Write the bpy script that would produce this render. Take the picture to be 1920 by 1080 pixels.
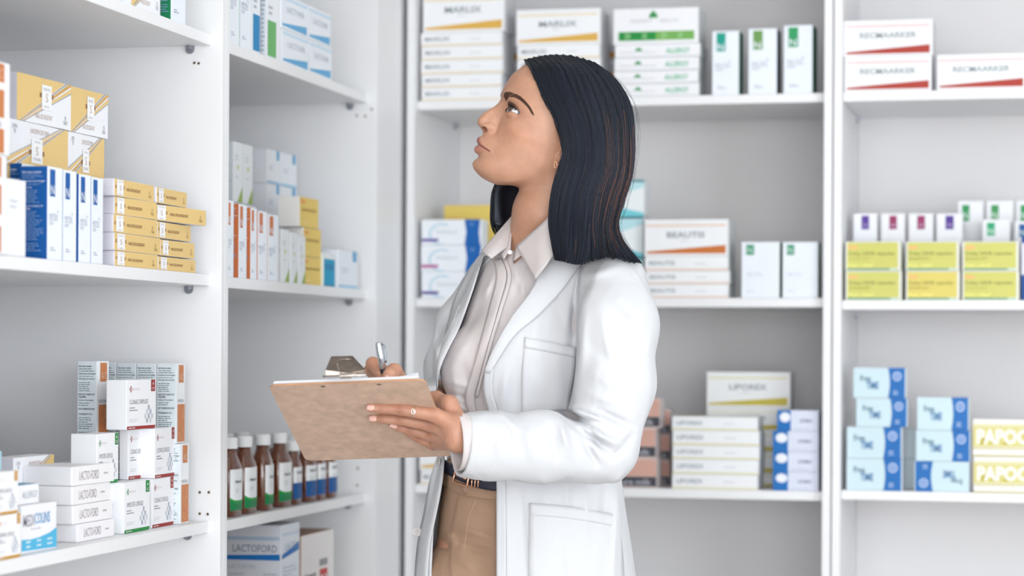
import bpy, bmesh, math, random
import numpy as np
from mathutils import Vector, Matrix, Quaternion
random.seed(7)
rng = np.random.default_rng(7)
for o in list(bpy.data.objects): bpy.data.objects.remove(o)
scn = bpy.context.scene
COL = scn.collection
# ------------------------------------------------------------------ camera
F = 4370.0; TH = math.radians(13.39); HC = 1.15; ROLL = math.radians(0.3); HV = 662.0
cam = bpy.data.cameras.new('camera'); camo = bpy.data.objects.new('camera', cam); COL.objects.link(camo)
cam.sensor_width = 36; cam.lens = F/1920*36; cam.shift_y = (HV-540)/1920
cam.dof.use_dof = True; cam.dof.focus_distance = 3.92; cam.dof.aperture_fstop = 2.6
camo.location = (0, 0, HC)
camo.rotation_euler = (Matrix.Rotation(TH, 3, 'Z') @ Matrix.Rotation(math.pi/2, 3, 'X') @ Matrix.Rotation(ROLL, 3, 'Z')).to_euler()
scn.camera = camo
# ------------------------------------------------------------------ world, lights, exposure
w = bpy.data.worlds.new('world'); scn.world = w; w.use_nodes = True
w.node_tree.nodes['Background'].inputs[0].default_value = (0.82, 0.92, 1.0, 1)
w.node_tree.nodes['Background'].inputs[1].default_value = .95
def area(name, loc, target, sx, sy, power, col=(1, 1, 1)):
    l = bpy.data.lights.new(name, 'AREA'); l.shape = 'RECTANGLE'; l.size = sx; l.size_y = sy; l.energy = power; l.color = col
    o = bpy.data.objects.new(name, l); COL.objects.link(o); o.location = loc
    o.rotation_euler = (Vector(target)-Vector(loc)).to_track_quat('-Z', 'Y').to_euler(); return o
area('ceiling_light', (0.1, 3.2, 2.66), (0.1, 3.4, 0), 2.4, 2.4, 14, (1, .985, .96))
area('fill_light', (0.5, -3.6, 1.35), (-0.7, 4.5, 1.15), 5.0, 2.4, 275, (.97, .985, 1))  # added frontal fill from the camera side, lifts the shelf interiors; no real window
area('fill_light', (3.05, 1.4, 1.5), (-1.4, 3.9, 1.25), 1.8, 2.2, 125, (.84, .92, 1))  # added side fill panel, brightens fronts of the left bays; solid wall behind
scn.view_settings.view_transform = 'Standard'; scn.view_settings.look = 'None'
scn.view_settings.gamma = 1; scn.view_settings.use_curve_mapping = False
scn.view_settings.exposure = -0.38
# ------------------------------------------------------------------ pixel helpers (authoring only)
CT, ST = math.cos(TH), math.sin(TH)
def ray(u, v):
    du, dv = u-960, HV-v
    up = (dv*math.cos(ROLL)+du*math.sin(ROLL))/F; rt = (du*math.cos(ROLL)-dv*math.sin(ROLL))/F
    return Vector((-ST+rt*CT, CT+rt*ST, up))
def P(u, v, D): return Vector((0, 0, HC))+ray(u, v)*D
def on_x(u, v, X): r = ray(u, v); D = X/r.x; return Vector((0, 0, HC))+r*D, D
def on_y(u, v, Y): r = ray(u, v); D = Y/r.y; return Vector((0, 0, HC))+r*D, D
# ------------------------------------------------------------------ materials
def lin(c):
    return tuple(((x/255)/12.92 if x/255 <= .04045 else ((x/255+.055)/1.055)**2.4) for x in c)
MATS = {}
def mat(name, rgb, rough=.5, metal=0, spec=.5, coat=0, trans=0, ior=1.45, bump=0, bscale=200, sss=0, noise=0, nscale=40, wrinkle=0):
    if name in MATS: return MATS[name]
    m = bpy.data.materials.new(name); m.use_nodes = True; nt = m.node_tree; b = nt.nodes['Principled BSDF']
    c = lin(rgb)+(1,)
    b.inputs['Base Color'].default_value = c
    b.inputs['Roughness'].default_value = rough; b.inputs['Metallic'].default_value = metal
    b.inputs['Specular IOR Level'].default_value = spec; b.inputs['Coat Weight'].default_value = coat
    b.inputs['Transmission Weight'].default_value = trans; b.inputs['IOR'].default_value = ior
    if sss:
        b.inputs['Subsurface Weight'].default_value = sss; b.inputs['Subsurface Radius'].default_value = (.012, .005, .003); b.inputs['Subsurface Scale'].default_value = 1
    tc = nt.nodes.new('ShaderNodeTexCoord')
    if noise:
        n = nt.nodes.new('ShaderNodeTexNoise'); n.inputs['Scale'].default_value = nscale; n.inputs['Detail'].default_value = 5
        nt.links.new(tc.outputs['Object'], n.inputs['Vector'])
        mr = nt.nodes.new('ShaderNodeMapRange'); mr.inputs[1].default_value = .3; mr.inputs[2].default_value = .7
        mr.inputs[3].default_value = 1-noise; mr.inputs[4].default_value = 1+noise*.5
        nt.links.new(n.outputs['Fac'], mr.inputs[0])
        mx = nt.nodes.new('ShaderNodeVectorMath'); mx.operation = 'SCALE'; mx.inputs[0].default_value = c[:3]
        nt.links.new(mr.outputs[0], mx.inputs['Scale']); nt.links.new(mx.outputs[0], b.inputs['Base Color'])
    if bump:
        n = nt.nodes.new('ShaderNodeTexNoise'); n.inputs['Scale'].default_value = bscale; n.inputs['Detail'].default_value = 3
        nt.links.new(tc.outputs['Object'], n.inputs['Vector'])
        bp = nt.nodes.new('ShaderNodeBump'); bp.inputs['Strength'].default_value = bump; bp.inputs['Distance'].default_value = .001
        nt.links.new(n.outputs['Fac'], bp.inputs['Height']); nt.links.new(bp.outputs[0], b.inputs['Normal'])
        if wrinkle:
            mp = nt.nodes.new('ShaderNodeMapping'); mp.inputs['Scale'].default_value = (1.0, 1.0, .45); mp.inputs['Rotation'].default_value = (0, .5, 0); nt.links.new(tc.outputs['Object'], mp.inputs['Vector'])
            w2 = nt.nodes.new('ShaderNodeTexNoise'); w2.inputs['Scale'].default_value = 16; w2.inputs['Detail'].default_value = 1.2; w2.inputs['Distortion'].default_value = .8; nt.links.new(mp.outputs[0], w2.inputs['Vector'])
            b2 = nt.nodes.new('ShaderNodeBump'); b2.inputs['Strength'].default_value = 1; b2.inputs['Distance'].default_value = wrinkle; nt.links.new(w2.outputs['Fac'], b2.inputs['Height']); nt.links.new(b2.outputs[0], bp.inputs['Normal'])
    MATS[name] = m; return m
def card(rgb): return mat('card_%d_%d_%d' % rgb, rgb, .5, spec=.35, noise=.015, nscale=9)
def ink(rgb): return mat('ink_%d_%d_%d' % rgb, rgb, .45, spec=.35)
WHITE = (246, 246, 248)
# ------------------------------------------------------------------ mesh builder
class MB:
    def __init__(s): s.v = []; s.f = []; s.m = []; s.mats = []
    def mi(s, m):
        if m not in s.mats: s.mats.append(m)
        return s.mats.index(m)
    def poly(s, pts, m):
        i = len(s.v); s.v += [tuple(p) for p in pts]; s.f.append(tuple(range(i, i+len(pts)))); s.m.append(s.mi(m))
    def add(s, vs, fs, m):
        i = len(s.v); s.v += [tuple(p) for p in vs]; k = s.mi(m)
        for f in fs: s.f.append(tuple(j+i for j in f)); s.m.append(k)
    def box(s, lo, hi, m, bev=0, face_mats=None):
        bm = bmesh.new(); bmesh.ops.create_cube(bm, size=1)
        for v in bm.verts:
            v.co = Vector([(lo[i]+hi[i])/2+v.co[i]*(hi[i]-lo[i]) for i in range(3)])
        if bev: bmesh.ops.bevel(bm, geom=bm.edges[:], offset=bev, segments=2, affect='EDGES', profile=.5)
        bm.verts.ensure_lookup_table(); i = len(s.v); s.v += [tuple(v.co) for v in bm.verts]
        for f in bm.faces:
            f.normal_update(); mm = m
            if face_mats:
                n = f.normal
                for key, ax, sg in (('front', 1, -1), ('back', 1, 1), ('left', 0, -1), ('right', 0, 1), ('top', 2, 1), ('bottom', 2, -1)):
                    if key in face_mats and n[ax]*sg > .8: mm = face_mats[key]
            s.f.append(tuple(v.index+i for v in f.verts)); s.m.append(s.mi(mm))
        bm.free()
    def build(s, name, parent=None, smooth=False, loc=None, rotz=0):
        me = bpy.data.meshes.new(name); me.from_pydata(s.v, [], s.f)
        for m in s.mats: me.materials.append(m)
        me.polygons.foreach_set('material_index', s.m)
        if smooth: me.polygons.foreach_set('use_smooth', [True]*len(s.f))
        me.update(); o = bpy.data.objects.new(name, me); COL.objects.link(o)
        if parent is not None: o.parent = parent
        if loc is not None: o.location = loc
        o.rotation_euler.z = rotz
        return o
def tag(o, label=None, cat=None, group=None, kind=None):
    if label: o['label'] = label
    if cat: o['category'] = cat
    if group: o['group'] = group
    if kind: o['kind'] = kind
    return o
def empty(name, loc=(0, 0, 0), rz=0):
    o = bpy.data.objects.new(name, None); COL.objects.link(o); o.location = loc; o.rotation_euler.z = rz; o.empty_display_size = .05; return o
# text glyph cache
TC = {}
def glyphs(t, bold=0.0, space=1.0):
    k = (t, bold, space)
    if k in TC: return TC[k]
    c = bpy.data.curves.new('t', 'FONT'); c.body = t; c.resolution_u = 2; c.offset = bold; c.space_character = space; c.fill_mode = 'FRONT'
    o = bpy.data.objects.new('t', c); COL.objects.link(o)
    dg = bpy.context.evaluated_depsgraph_get(); me = bpy.data.meshes.new_from_object(o.evaluated_get(dg))
    vs = [(v.co.x, v.co.y) for v in me.vertices]; fs = [tuple(p.vertices) for p in me.polygons]
    bpy.data.objects.remove(o); bpy.data.curves.remove(c); bpy.data.meshes.remove(me)
    xs = [p[0] for p in vs]; ys = [p[1] for p in vs]; x0, x1, y0, y1 = min(xs), max(xs), min(ys), max(ys)
    r = ([((x-x0)/(x1-x0), (y-y0)/(y1-y0)) for x, y in vs], fs); TC[k] = r; return r
# faces of a carton: local -Y is the front
def face_map(W, D, H, face, inv=False, off=.00035):
    def f(x, y, k=1):
        if inv: x, y = 1-x, 1-y
        o = off*k
        if face == 'front': return (-W/2+x*W, -D/2-o, y*H)
        if face == 'left': return (-W/2-o, D/2-x*D, y*H)
        if face == 'right': return (W/2+o, -D/2+x*D, y*H)
        if face == 'top': return (-W/2+x*W, -D/2+y*D, H+o)
    return f
def R(face, x0, y0, x1, y1, c, k=1): return ('p', face, [(x0, y0), (x1, y0), (x1, y1), (x0, y1)], c, k)
def PG(face, pts, c, k=1): return ('p', face, pts, c, k)
def T(face, t, x0, y0, x1, y1, c, bold=0.0, k=2, rot=False): return ('t', face, t, (x0, y0, x1, y1), c, bold, k, rot)
def lines(face, x0, y0, x1, y1, n, c, seed=1, fill=.45, k=1):
    rr = random.Random(seed); out = []
    for i in range(n):
        y = y1-(i+.5)*(y1-y0)/n; h = (y1-y0)/n*fill/2; x = x0; end = x0+(x1-x0)*rr.uniform(.55, 1)
        while x < end:
            wd = (x1-x0)*rr.uniform(.1, .26); out.append(R(face, x, y-h, min(x+wd, end), y+h, c, k)); x += wd+(x1-x0)*.035
    return out
def oval(cx, cy, rx, ry, n=16): return [(cx+rx*math.cos(2*math.pi*i/n), cy+ry*math.sin(2*math.pi*i/n)) for i in range(n)]
def carton(W, D, H, mats, decals, inv=False, bev=.0009, name='medicine_box'):
    mb = MB(); fm = {k: card(v) for k, v in mats.items() if k != 'all'}
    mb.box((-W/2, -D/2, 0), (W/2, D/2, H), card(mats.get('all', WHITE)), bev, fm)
    for d in decals:
        f = face_map(W, D, H, d[1], inv)
        if d[0] == 'p':
            pts = [f(x, y, d[4]) for x, y in d[2]]
            mb.poly(pts, ink(d[3]))
        else:
            vs, fs = glyphs(d[2], d[5] if d[5] else -.012); x0, y0, x1, y1 = d[3]
            if d[7]: V = [f(x1-(x1-x0)*b, y0+(y1-y0)*a, d[6]) for a, b in vs]
            else: V = [f(x0+(x1-x0)*a, y0+(y1-y0)*b, d[6]) for a, b in vs]
            mb.add(V, fs, ink(d[4]))
    return mb.build(name)
# ------------------------------------------------------------------ room shell
M_WALL = mat('wall_paint', (238, 238, 236), .8, bump=.15, bscale=300)
M_LAM = mat('white_melamine', (240, 240, 242), .38, spec=.45, bump=.06, bscale=700, noise=.012, nscale=3)
M_BACK = mat('white_backboard', (228, 226, 227), .55, spec=.35, noise=.015, nscale=3)
M_FLOOR = mat('vinyl_floor', (226, 220, 214), .35, noise=.05, nscale=6)
M_PIN = mat('pin_metal', (168, 170, 178), .35, metal=.9)
M_HOLE = mat('hole_dark', (70, 58, 50), .8)
XL = -1.453; YB = 5.05
def slab(name, lo, hi, m, kind='structure', bev=0):
    mb = MB(); mb.box(lo, hi, m, bev); o = mb.build(name); o['kind'] = kind; return o
slab('floor', (-1.95, -4.2, -.05), (3.2, 5.62, 0), M_FLOOR)
slab('ceiling', (-1.95, -4.2, 2.7), (3.2, 5.62, 2.75), M_WALL)
slab('wall_left', (-1.95, -4.2, 0), (-1.90, 5.62, 2.7), M_WALL)
slab('wall_right', (3.2, -4.2, 0), (3.3, 5.62, 2.7), M_WALL)
slab('wall_back', (-1.90, 5.50, 0), (3.2, 5.62, 2.7), M_WALL)
def part_box(name, lo, hi, m, parent, bev=.0008, off=(0, 0, 0)):
    mb = MB(); mb.box(lo, hi, m, bev); return mb.build(name, parent)
def unit(label, origin, rz, W, D, shelves, pins=True, filler=0, holes=()):
    """local: front face at y=0 looking to -Y, x from 0 to W (outer), depth to +y"""
    root = empty('shelving_unit', origin, rz); tag(root, label, 'shelf unit', 'white shelving units along the walls')
    t = .018; Ht = 2.35
    part_box('side_panel', (0, 0, .0), (t, D, Ht), M_LAM, root)
    part_box('side_panel', (W-t, 0, .0), (W, D, Ht), M_LAM, root)
    part_box('back_panel', (t+.0004, D-.006, .06), (W-t-.0004, D-.0005, Ht-.02), M_BACK, root)
    part_box('top_panel', (t+.0004, 0.002, Ht-.018), (W-t-.0004, D-.007, Ht), M_LAM, root)
    part_box('kick_board', (t+.0004, .03, 0), (W-t-.0004, .046, .06), M_LAM, root)
    for z in shelves:
        sh = part_box('shelf', (t+.0006, .022, z-.02), (W-t-.0006, D-.0065, z), M_LAM, root, bev=.0012)
        if pins and z > .5:
            for x, sg in ((t, 1), (W-t, -1)):
                for y in ((.06,) if W < .96 and rz else (D-.05,)):
                    mb = MB(); n = 12; ww = .008
                    pr = [(ww*math.cos(a), ww*math.sin(a)-.006) for a in [math.pi+math.pi*i/n for i in range(n+1)]]+[(ww, 0), (-ww, 0)]
                    x0, x1 = (x+.0002, x+.0042) if sg > 0 else (x-.0042, x-.0002)
                    A = [(x0, y+a, z-.0202+b) for a, b in pr]; B = [(x1, y+a, z-.0202+b) for a, b in pr]; k = len(pr)
                    mb.add(A+B, [tuple(range(k))[::-1], tuple(range(k, 2*k))]+[(i, (i+1) % k, k+(i+1) % k, k+i) for i in range(k)], M_PIN)
                    px0, px1 = (x-.0, x+.012) if sg > 0 else (x-.012, x)
                    mb.box((px0, y-.0025, z-.0262), (px1, y+.0025, z-.0207), M_PIN)
                    mb.build('shelf_pin', root)
    for (x, y, z, r) in holes:
        mb = MB(); n = 14; mb.poly([(x, y+r*math.cos(2*math.pi*i/n), z+r*math.sin(2*math.pi*i/n)) for i in range(n)], M_HOLE)
        ring = [(x-.0006, y+1.5*r*math.cos(2*math.pi*i/n), z+1.5*r*math.sin(2*math.pi*i/n)) for i in range(n)]
        rin = [(x-.0009, y+r*math.cos(2*math.pi*i/n), z+r*math.sin(2*math.pi*i/n)) for i in range(n)]
        mb.add(ring+rin, [(i, (i+1) % n, n+(i+1) % n, n+i) for i in range(n)], mat('hole_rim', (222, 214, 206), .5))
        mb.build('pin_hole', root)
    if filler:
        part_box('corner_strip', (W+filler+.0008, .008, 0), (W+filler+.36, .022, Ht), M_LAM, root)
        part_box('filler_panel', (W+.0005, 0, 0), (W+filler, .018, Ht), M_LAM, root)
    return root
Y1 = on_x(421.5, 540, XL)[0].y     # joint between the two left bays
WB = Y1+.945
# holes on the far side panel of bay one: u,v -> local
def holes_for(pts, Ypl, Y0, Wl):
    out = []
    for u, v in pts:
        r = ray(u, v); D = (Ypl)/r.y; p = Vector((0, 0, HC))+r*D
        out.append((Ypl-Y0-.0008, XL-p.x, p.z, .0022))
    return out
y0a = Y1-.945
unit('white shelving bay at the left edge, nearest the camera, stocked with yellow and white cartons', (XL, y0a, 0), math.pi/2, .945, .43, [.06, .42, .850, 1.286, 1.711, 2.12],
     holes=holes_for([(365, 79), (373, 79), (365, 118), (373, 119), (375, 923), (392, 923), (375, 963), (390, 964)], Y1-.018, y0a, .945))
W2 = on_x(705, 540, XL)[0].y+.018-Y1
unit('white shelving bay behind the clipboard, with brown bottles on its lower shelf', (XL, Y1, 0), math.pi/2, W2, .43, [.06, .41, .845, 1.285, 1.709, 2.12], filler=.165,
     holes=holes_for([(671, 188), (685, 187), (697, 205), (669, 217), (685, 218), (671, 878), (670, 910)], Y1+W2-.018, Y1, W2))
XB0 = on_y(761, 540, YB)[0].x; XB1 = on_y(1559, 540, YB)[0].x
unit('white shelving unit behind the woman, left one of the two at the back', (XB0, YB, 0), 0, XB1-XB0, .40, [.06, .42, .853, 1.273, 1.718, 2.12])
XC0 = on_y(1561.5, 540, YB)[0].x
unit('white shelving unit at the right edge, with lime green cartons', (XC0, YB, 0), 0, .945, .40, [.06, .42, .857, 1.268, 1.718, 2.12])
# ------------------------------------------------------------------ carton designs: kind -> (mats, decals)
BE = (233, 200, 134); LIL = (226, 224, 235); BR = (150, 105, 70); GY = (150, 152, 160); DK = (70, 76, 88)
def k_nasalflat():
    d = [R('front', .055, .07, .215, .95, (247, 246, 248)), R('front', .02, .45, .055, .62, BR), R('front', .215, .45, .25, .62, BR),
         R('front', .03, .49, .047, .58, BE, 2), R('front', .223, .49, .24, .58, BE, 2),
         T('front', 'SINUSIS', .085, .8, .185, .88, GY), T('front', 'S', .12, .34, .155, .64, (176, 132, 96)), T('front', 'NASAL', .1, .12, .17, .18, DK),
         T('front', 'NASAL DECONGESTANT', .29, .38, .64, .56, (142, 100, 66), .01), T('front', '5', .87, .42, .895, .6, (120, 90, 60)), T('front', 'TABS', .845, .2, .92, .36, (120, 90, 60))]
    return {'all': (246, 244, 246), 'front': BE, 'left': LIL}, d
def k_nasaltall():
    w = (242, 243, 248)
    d = [PG('front', [(0, 0), (.05, 0), (.88, 1), (0, 1)], BE), PG('front', [(.055, 0), (.07, 0), (.925, 1), (.895, 1)], GY),
         PG('front', [(.075, .0), (.09, .01), (1, .965), (1, 1), (.945, 1)], (214, 168, 100)), PG('front', [(.09, .0), (.11, .01), (1, .83), (1, .92)], BE), PG('front', [(.11, 0), (.13, 0), (1, .80), (1, .82)], GY),
         R('front', .44, .33, .62, .86, (248, 248, 250), 3), R('front', .405, .58, .45, .68, BR, 2), R('front', .61, .58, .655, .68, BR, 2),
         T('front', 'SINUSIS', .47, .74, .59, .8, GY, k=4), T('front', 'S', .51, .5, .55, .68, (176, 132, 96), k=4), T('front', 'NASAL', .48, .38, .58, .42, GY, k=4),
         T('front', 'NASAL DECONGESTANT', .33, .12, .64, .22, (170, 128, 98)), T('front', '5', .87, .2, .9, .28, DK), T('front', 'TABLET', .84, .1, .93, .18, DK)]
    return {'all': (246, 244, 246), 'front': w, 'left': LIL}, d
def k_n(c, side=None, letter='N', name='METTEX'):
    side = side or c
    w = (238, 243, 251)
    d = [R('front', .16, .68, .5, .97, c), T('front', letter, .2, .70, .44, .8, (235, 240, 250), .01),
         T('front', name, .12, .44, .66, .49, (140, 150, 172)), R('front', .12, .425, .7, .43, GY), T('front', '+', .62, .5, .7, .54, (80, 100, 150)),
         *lines('front', .12, .37, .6, .41, 2, (170, 178, 195), 3), *lines('front', .2, .09, .55, .14, 2, (165, 172, 190), 4)]
    d += [T('left', 'Each dose contains:', .1, .925, .8, .95, (215, 225, 245), .02), T('left', 'Indications and dosage:', .1, .825, .92, .85, (215, 225, 245), .02),
          T('left', 'Warnings', .1, .76, .45, .78, (215, 225, 245), .02), T('left', 'KEEP OUT OF REACH OF', .1, .56, .85, .58, (215, 225, 245), .02), T('left', 'CHILDREN', .1, .53, .4, .55, (215, 225, 245), .02)]
    for a, b, n, sd in ((.86, .92, 3, 5), (.79, .82, 2, 6), (.6, .75, 7, 7), (.2, .52, 14, 8), (.08, .18, 4, 9)):
        d += lines('left', .1, a, .88, b, n, (130, 160, 205), sd, .4)
    return {'all': w, 'left': side, 'right': side, 'front': w}, d
CAPC = {'red': ((158, 44, 40), 'CLONAZ CAPSULES'), 'green': ((28, 140, 62), 'AMOLITEX CAPSULES'), 'gold': ((206, 152, 50), 'AMOPRAL CAPSULES')}
def k_caps(cc):
    c, nm = CAPC[cc]; g = (168, 176, 192); g2 = (205, 209, 218)
    d = [R('front', .83, .76, .97, .995, c), T('front', 'v', .87, .88, .92, .94, (240, 240, 240), .02), *lines('front', .85, .79, .95, .85, 2, (225, 205, 205), 2, .4, 2),
         R('front', .1, .79, .13, .83, c), R('front', .13, .83, .16, .87, c), R('front', .13, .75, .16, .79, c), R('front', .16, .79, .18, .83, c),
         T('front', 'SEPTIC ACTION', .2, .79, .42, .825, (200, 150, 150)),
         T('front', nm, .1, .51, .72, .60, DK), *lines('front', .1, .36, .38, .46, 2, (120, 125, 135), 4, .35), *lines('front', .1, .14, .42, .22, 2, (215, 217, 224), 6, .4),
         PG('front', [(.02, 0), (.94, 0), (.975, .03), (.985, .065), (.02, .065)], c), *lines('front', .06, .015, .4, .045, 1, (230, 225, 225), 8, .6, 2)]
    for i, (x, y) in enumerate([(.76, .42), (.70, .33), (.82, .33), (.64, .24), (.76, .24), (.88, .24), (.70, .15), (.82, .15)]):
        x = .5+(x-.5)*.98; d.append(R('front', x-.03, y-.03, x+.025, y+.06, (g, g2)[i % 2]))
    return {'all': (244, 244, 248), 'left': (242, 243, 247)}, d
def k_vent():
    o = (203, 128, 78); o2 = (190, 112, 66)
    d = [R('front', .28, .76, .82, .98, o), T('front', 'A/C', .36, .79, .76, .87, (235, 215, 200)), T('front', 'VENTRAL', .15, .51, .85, .55, (90, 90, 100)),
         R('front', .16, .02, .95, .49, o), T('front', 'A', .5, .28, .9, .44, (220, 160, 120)), T('front', 'C', .3, .05, .7, .16, (220, 160, 120)), *lines('front', .4, .14, .7, .2, 2, o2, 3, .4, 2)]
    tc = (66, 84, 88)
    for i, (t, y, x1) in enumerate([('Each dose contains:', .93, .75), ('Indications and dosage:', .84, .95), ('Warnings: See enclosed', .78, .9), ('KEEP OUT OF REACH OF', .6, .9), ('CHILDREN', .57, .45), ('Caution: Prescription', .53, .85), ('USE THIS MEDICINE ONLY', .43, .92), ('STORE BELOW 30 C', .37, .8)]):
        d.append(T('left', t, .08, y, x1, y+.022, tc, .02))
    for a, b, n, sd in ((.87, .92, 2, 5), (.81, .83, 1, 6), (.64, .76, 5, 7), (.47, .52, 2, 8), (.2, .35, 6, 9), (.05, .18, 5, 10)):
        d += lines('left', .08, a, .9, b, n, (105, 122, 126), sd, .35)
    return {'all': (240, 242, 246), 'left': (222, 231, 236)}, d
def k_lacto():
    d = [T('front', 'LACTO-FORD', .16, .26, .62, .72, (158, 146, 148)), *lines('front', .74, .44, .9, .56, 1, (185, 178, 184), 3, .7)]
    return {'all': (246, 244, 247), 'left': (240, 240, 246)}, d
def k_medi():
    c = (86, 186, 226)
    d = [T('front', 'MEDI', .04, .56, .34, .8, (176, 172, 186), .01), T('front', 'COLINS', .36, .585, .8, .815, (120, 175, 222), .01), *lines('front', .25, .47, .7, .51, 1, (180, 176, 190), 3),
         PG('front', [(0, .06), (1, .03), (1, .45), (.8, .36), (.5, .3), (.25, .28), (0, .3)], c)]
    for x in (.12, .42, .72):
        for y in (.11, .21): d += lines('front', x, y, x+.2, y+.05, 1, (225, 242, 250), int(x*10), .8, 2)
    return {'all': (244, 244, 248)}, d
def k_allergy():
    return {'all': (244, 244, 248), 'top': (96, 168, 200)}, [T('front', 'ALLERGY', .2, .3, .92, .66, (165, 178, 190))]
def k_wedge(name, c, pale, up=True):
    if up:
        d = [R('front', .02, .8, .97, .87, pale), T('front', name, .27, .5, .72, .66, (150, 160, 168), .02), *lines('front', .43, .4, .57, .45, 1, (200, 203, 207), 3),
             PG('front', [(.03, .07), (.97, .07), (.97, .30), (.03, .13)], c)]
    else:
        d = [R('front', 0, .0, 1, .15, pale), T('front', name, .05, .38, .36, .68, (160, 170, 178), .02), *lines('front', .6, .42, .8, .56, 1, (205, 207, 212), 3)]
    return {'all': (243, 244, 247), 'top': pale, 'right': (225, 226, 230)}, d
def clover(cx, cy, s, c, asp): return [PG('front', oval(cx+dx*s, cy+dy*s*asp, s*.55, s*.55*asp, 10), c) for dx, dy in ((-.5, 0), (.5, 0), (0, .75))]
def k_pharm(up=True):
    g = (40, 150, 74)
    if up: d = clover(.47, .78, .05, g, 2.2)+[T('front', 'PHARMACY', .2, .6, .46, .69, (170, 172, 180)), T('front', 'HEALTH', .54, .6, .76, .69, (170, 172, 180)), R('front', .06, .1, .5, .35, (30, 142, 62)), R('front', .5, .1, .95, .35, (116, 174, 86))]+[x for q in (.18, .38, .6, .8) for x in lines('front', q-.04, .14, q+.05, .31, 3, (160, 210, 150), int(q*9), .6, 2)]
    else: d = clover(.28, .55, .04, g, 4)+[T('front', 'PHARMACY', .06, .3, .25, .45, (190, 192, 200)), T('front', 'HEALTH', .31, .3, .48, .45, (190, 192, 200)), T('front', 'ALLERGY', .6, .28, .88, .68, (110, 190, 150), .02), R('front', 0, 0, 1, .08, (214, 216, 220))]
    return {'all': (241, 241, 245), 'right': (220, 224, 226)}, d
def k_lime(yel=False):
    a = (222, 206, 108) if yel else (208, 206, 112)
    dk = tuple(int(x*.72) for x in a); lt = tuple(min(255, int(x*1.1+20)) for x in a)
    d = [R('front', .035, .09, .95, .97, a), R('front', .035, .03, .8, .08, (46, 140, 90)), R('front', .8, .02, .95, .09, (200, 220, 205)), R('front', .05, .74, .22, .85, (236, 186, 120), 2),
         T('front', 'Delay 24HR capsules', .06, .5, .88, .66, dk, .02), *lines('front', .06, .36, .7, .47, 2, dk, 3, .25), T('front', 'Fast relief', .06, .14, .5, .24, lt, .01)]
    return {'all': (232, 232, 222), 'right': (228, 230, 205)}, d
def k_free():
    b = (28, 108, 184); lb = (206, 228, 236)
    arc = [(.66, 0)]+[(.66+.035*math.sin(math.pi*i/8), i/8) for i in range(1, 8)]+[(.66, 1)]
    d = [PG('front', [(.98, 1), (.66, 1)]+arc[::-1][1:]+[(.98, 0)], b), PG('front', oval(.83, .72, .085, .155), (196, 212, 240), 2), PG('front', oval(.83, .72, .06, .11), (60, 120, 196), 3), T('front', 'S', .80, .67, .86, .78, (215, 225, 245), .02, 4),
         *lines('front', .76, .1, .9, .26, 3, (190, 210, 238), 3, .5, 2), T('front', 'Free', .13, .55, .33, .75, (92, 130, 150), .02), T('front', 'TIME', .25, .3, .48, .54, (84, 132, 182), .03)]
    return {'all': (236, 232, 240), 'front': lb, 'left': (214, 226, 232)}, d
def k_papo():
    y = (190, 176, 50); p = (222, 214, 140)
    d = [R('front', 0, .82, 1, .86, p), R('front', .0, .26, 1, .8, p), T('front', 'PAPOOOO', .04, .32, .96, .74, (246, 244, 236), .05, 3), R('front', 0, .2, 1, .23, y), R('front', 0, 0, 1, .03, y), *lines('front', .3, .08, .6, .14, 1, (205, 203, 200), 3)]
    for x in (.08, .20, .34): d.append(PG('front', [(x, .32), (x+.06, .32), (x+.06, .5), (x+.03, .5)], y, 2))
    for i in range(7): d.append(R('front', .045+i*.135, .3, .05+i*.135, .76, y, 2))
    return {'all': (244, 242, 238)}, d
def k_pink():
    d = [R('front', .0, .4, 1, .95, (214, 168, 154)), R('front', .0, .05, 1, .38, (70, 70, 80)), T('front', 'Nature milk', .1, .1, .9, .3, (180, 180, 188), .02, 2)]
    return {'all': (226, 205, 200), 'right': (222, 212, 212)}, d
def k_bw():
    d = [R('front', 0, 0, .33, 1, (22, 110, 186)), PG('front', oval(.19, .66, .13, .24), (240, 242, 250), 2), T('front', 'OXYMAX', .55, .42, .85, .58, (120, 126, 150), .02), *lines('front', .4, .08, .98, .16, 1, (190, 196, 218), 3)]
    return {'all': (222, 227, 244), 'left': (150, 175, 210)}, d
def k_arc(c):
    n = 12; A = [(.34+.22*math.cos(a), .42+.45*math.sin(a)) for a in [math.radians(60+220*i/n) for i in range(n+1)]]; B = [(.34+.18*math.cos(a), .42+.37*math.sin(a)) for a in [math.radians(60+220*i/n) for i in range(n+1)]]
    d = [PG('front', [(A[i]), (A[i+1]), (B[i+1]), (B[i])], (196, 220, 236)) for i in range(n)]
    d += [PG('front', [(.72, 0), (.98, 0), (.96, .5), (.98, 1), (.72, 1), (.75, .5)], (18, 98, 178)), R('front', .01, .14, .28, .25, c, 2), T('front', 'femacare', .25, .45, .6, .62, (190, 196, 206), .0, 2), *lines('front', .8, .75, .92, .9, 2, (120, 165, 214), 3, .5, 2)]
    return {'all': (240, 244, 250)}, d
def k_yellow():
    return {'all': (240, 238, 236), 'front': (238, 208, 116), 'top': (236, 190, 130)}, [T('front', 'pantrazol', .12, .5, .85, .66, (190, 158, 80), .02), R('front', .05, .78, .28, .9, (236, 160, 90)), *lines('front', .1, .12, .6, .2, 1, (246, 228, 160), 3)]
def k_cyan():
    c = (120, 208, 220)
    return {'all': (236, 242, 246)}, [PG('front', [(0, 0), (1, 0), (1, .08), (0, .3)], c), PG('front', [(0, .5), (1, .8), (1, .98), (0, .98)], (188, 226, 234)), R('front', 0, .94, 1, 1, c)]
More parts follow.
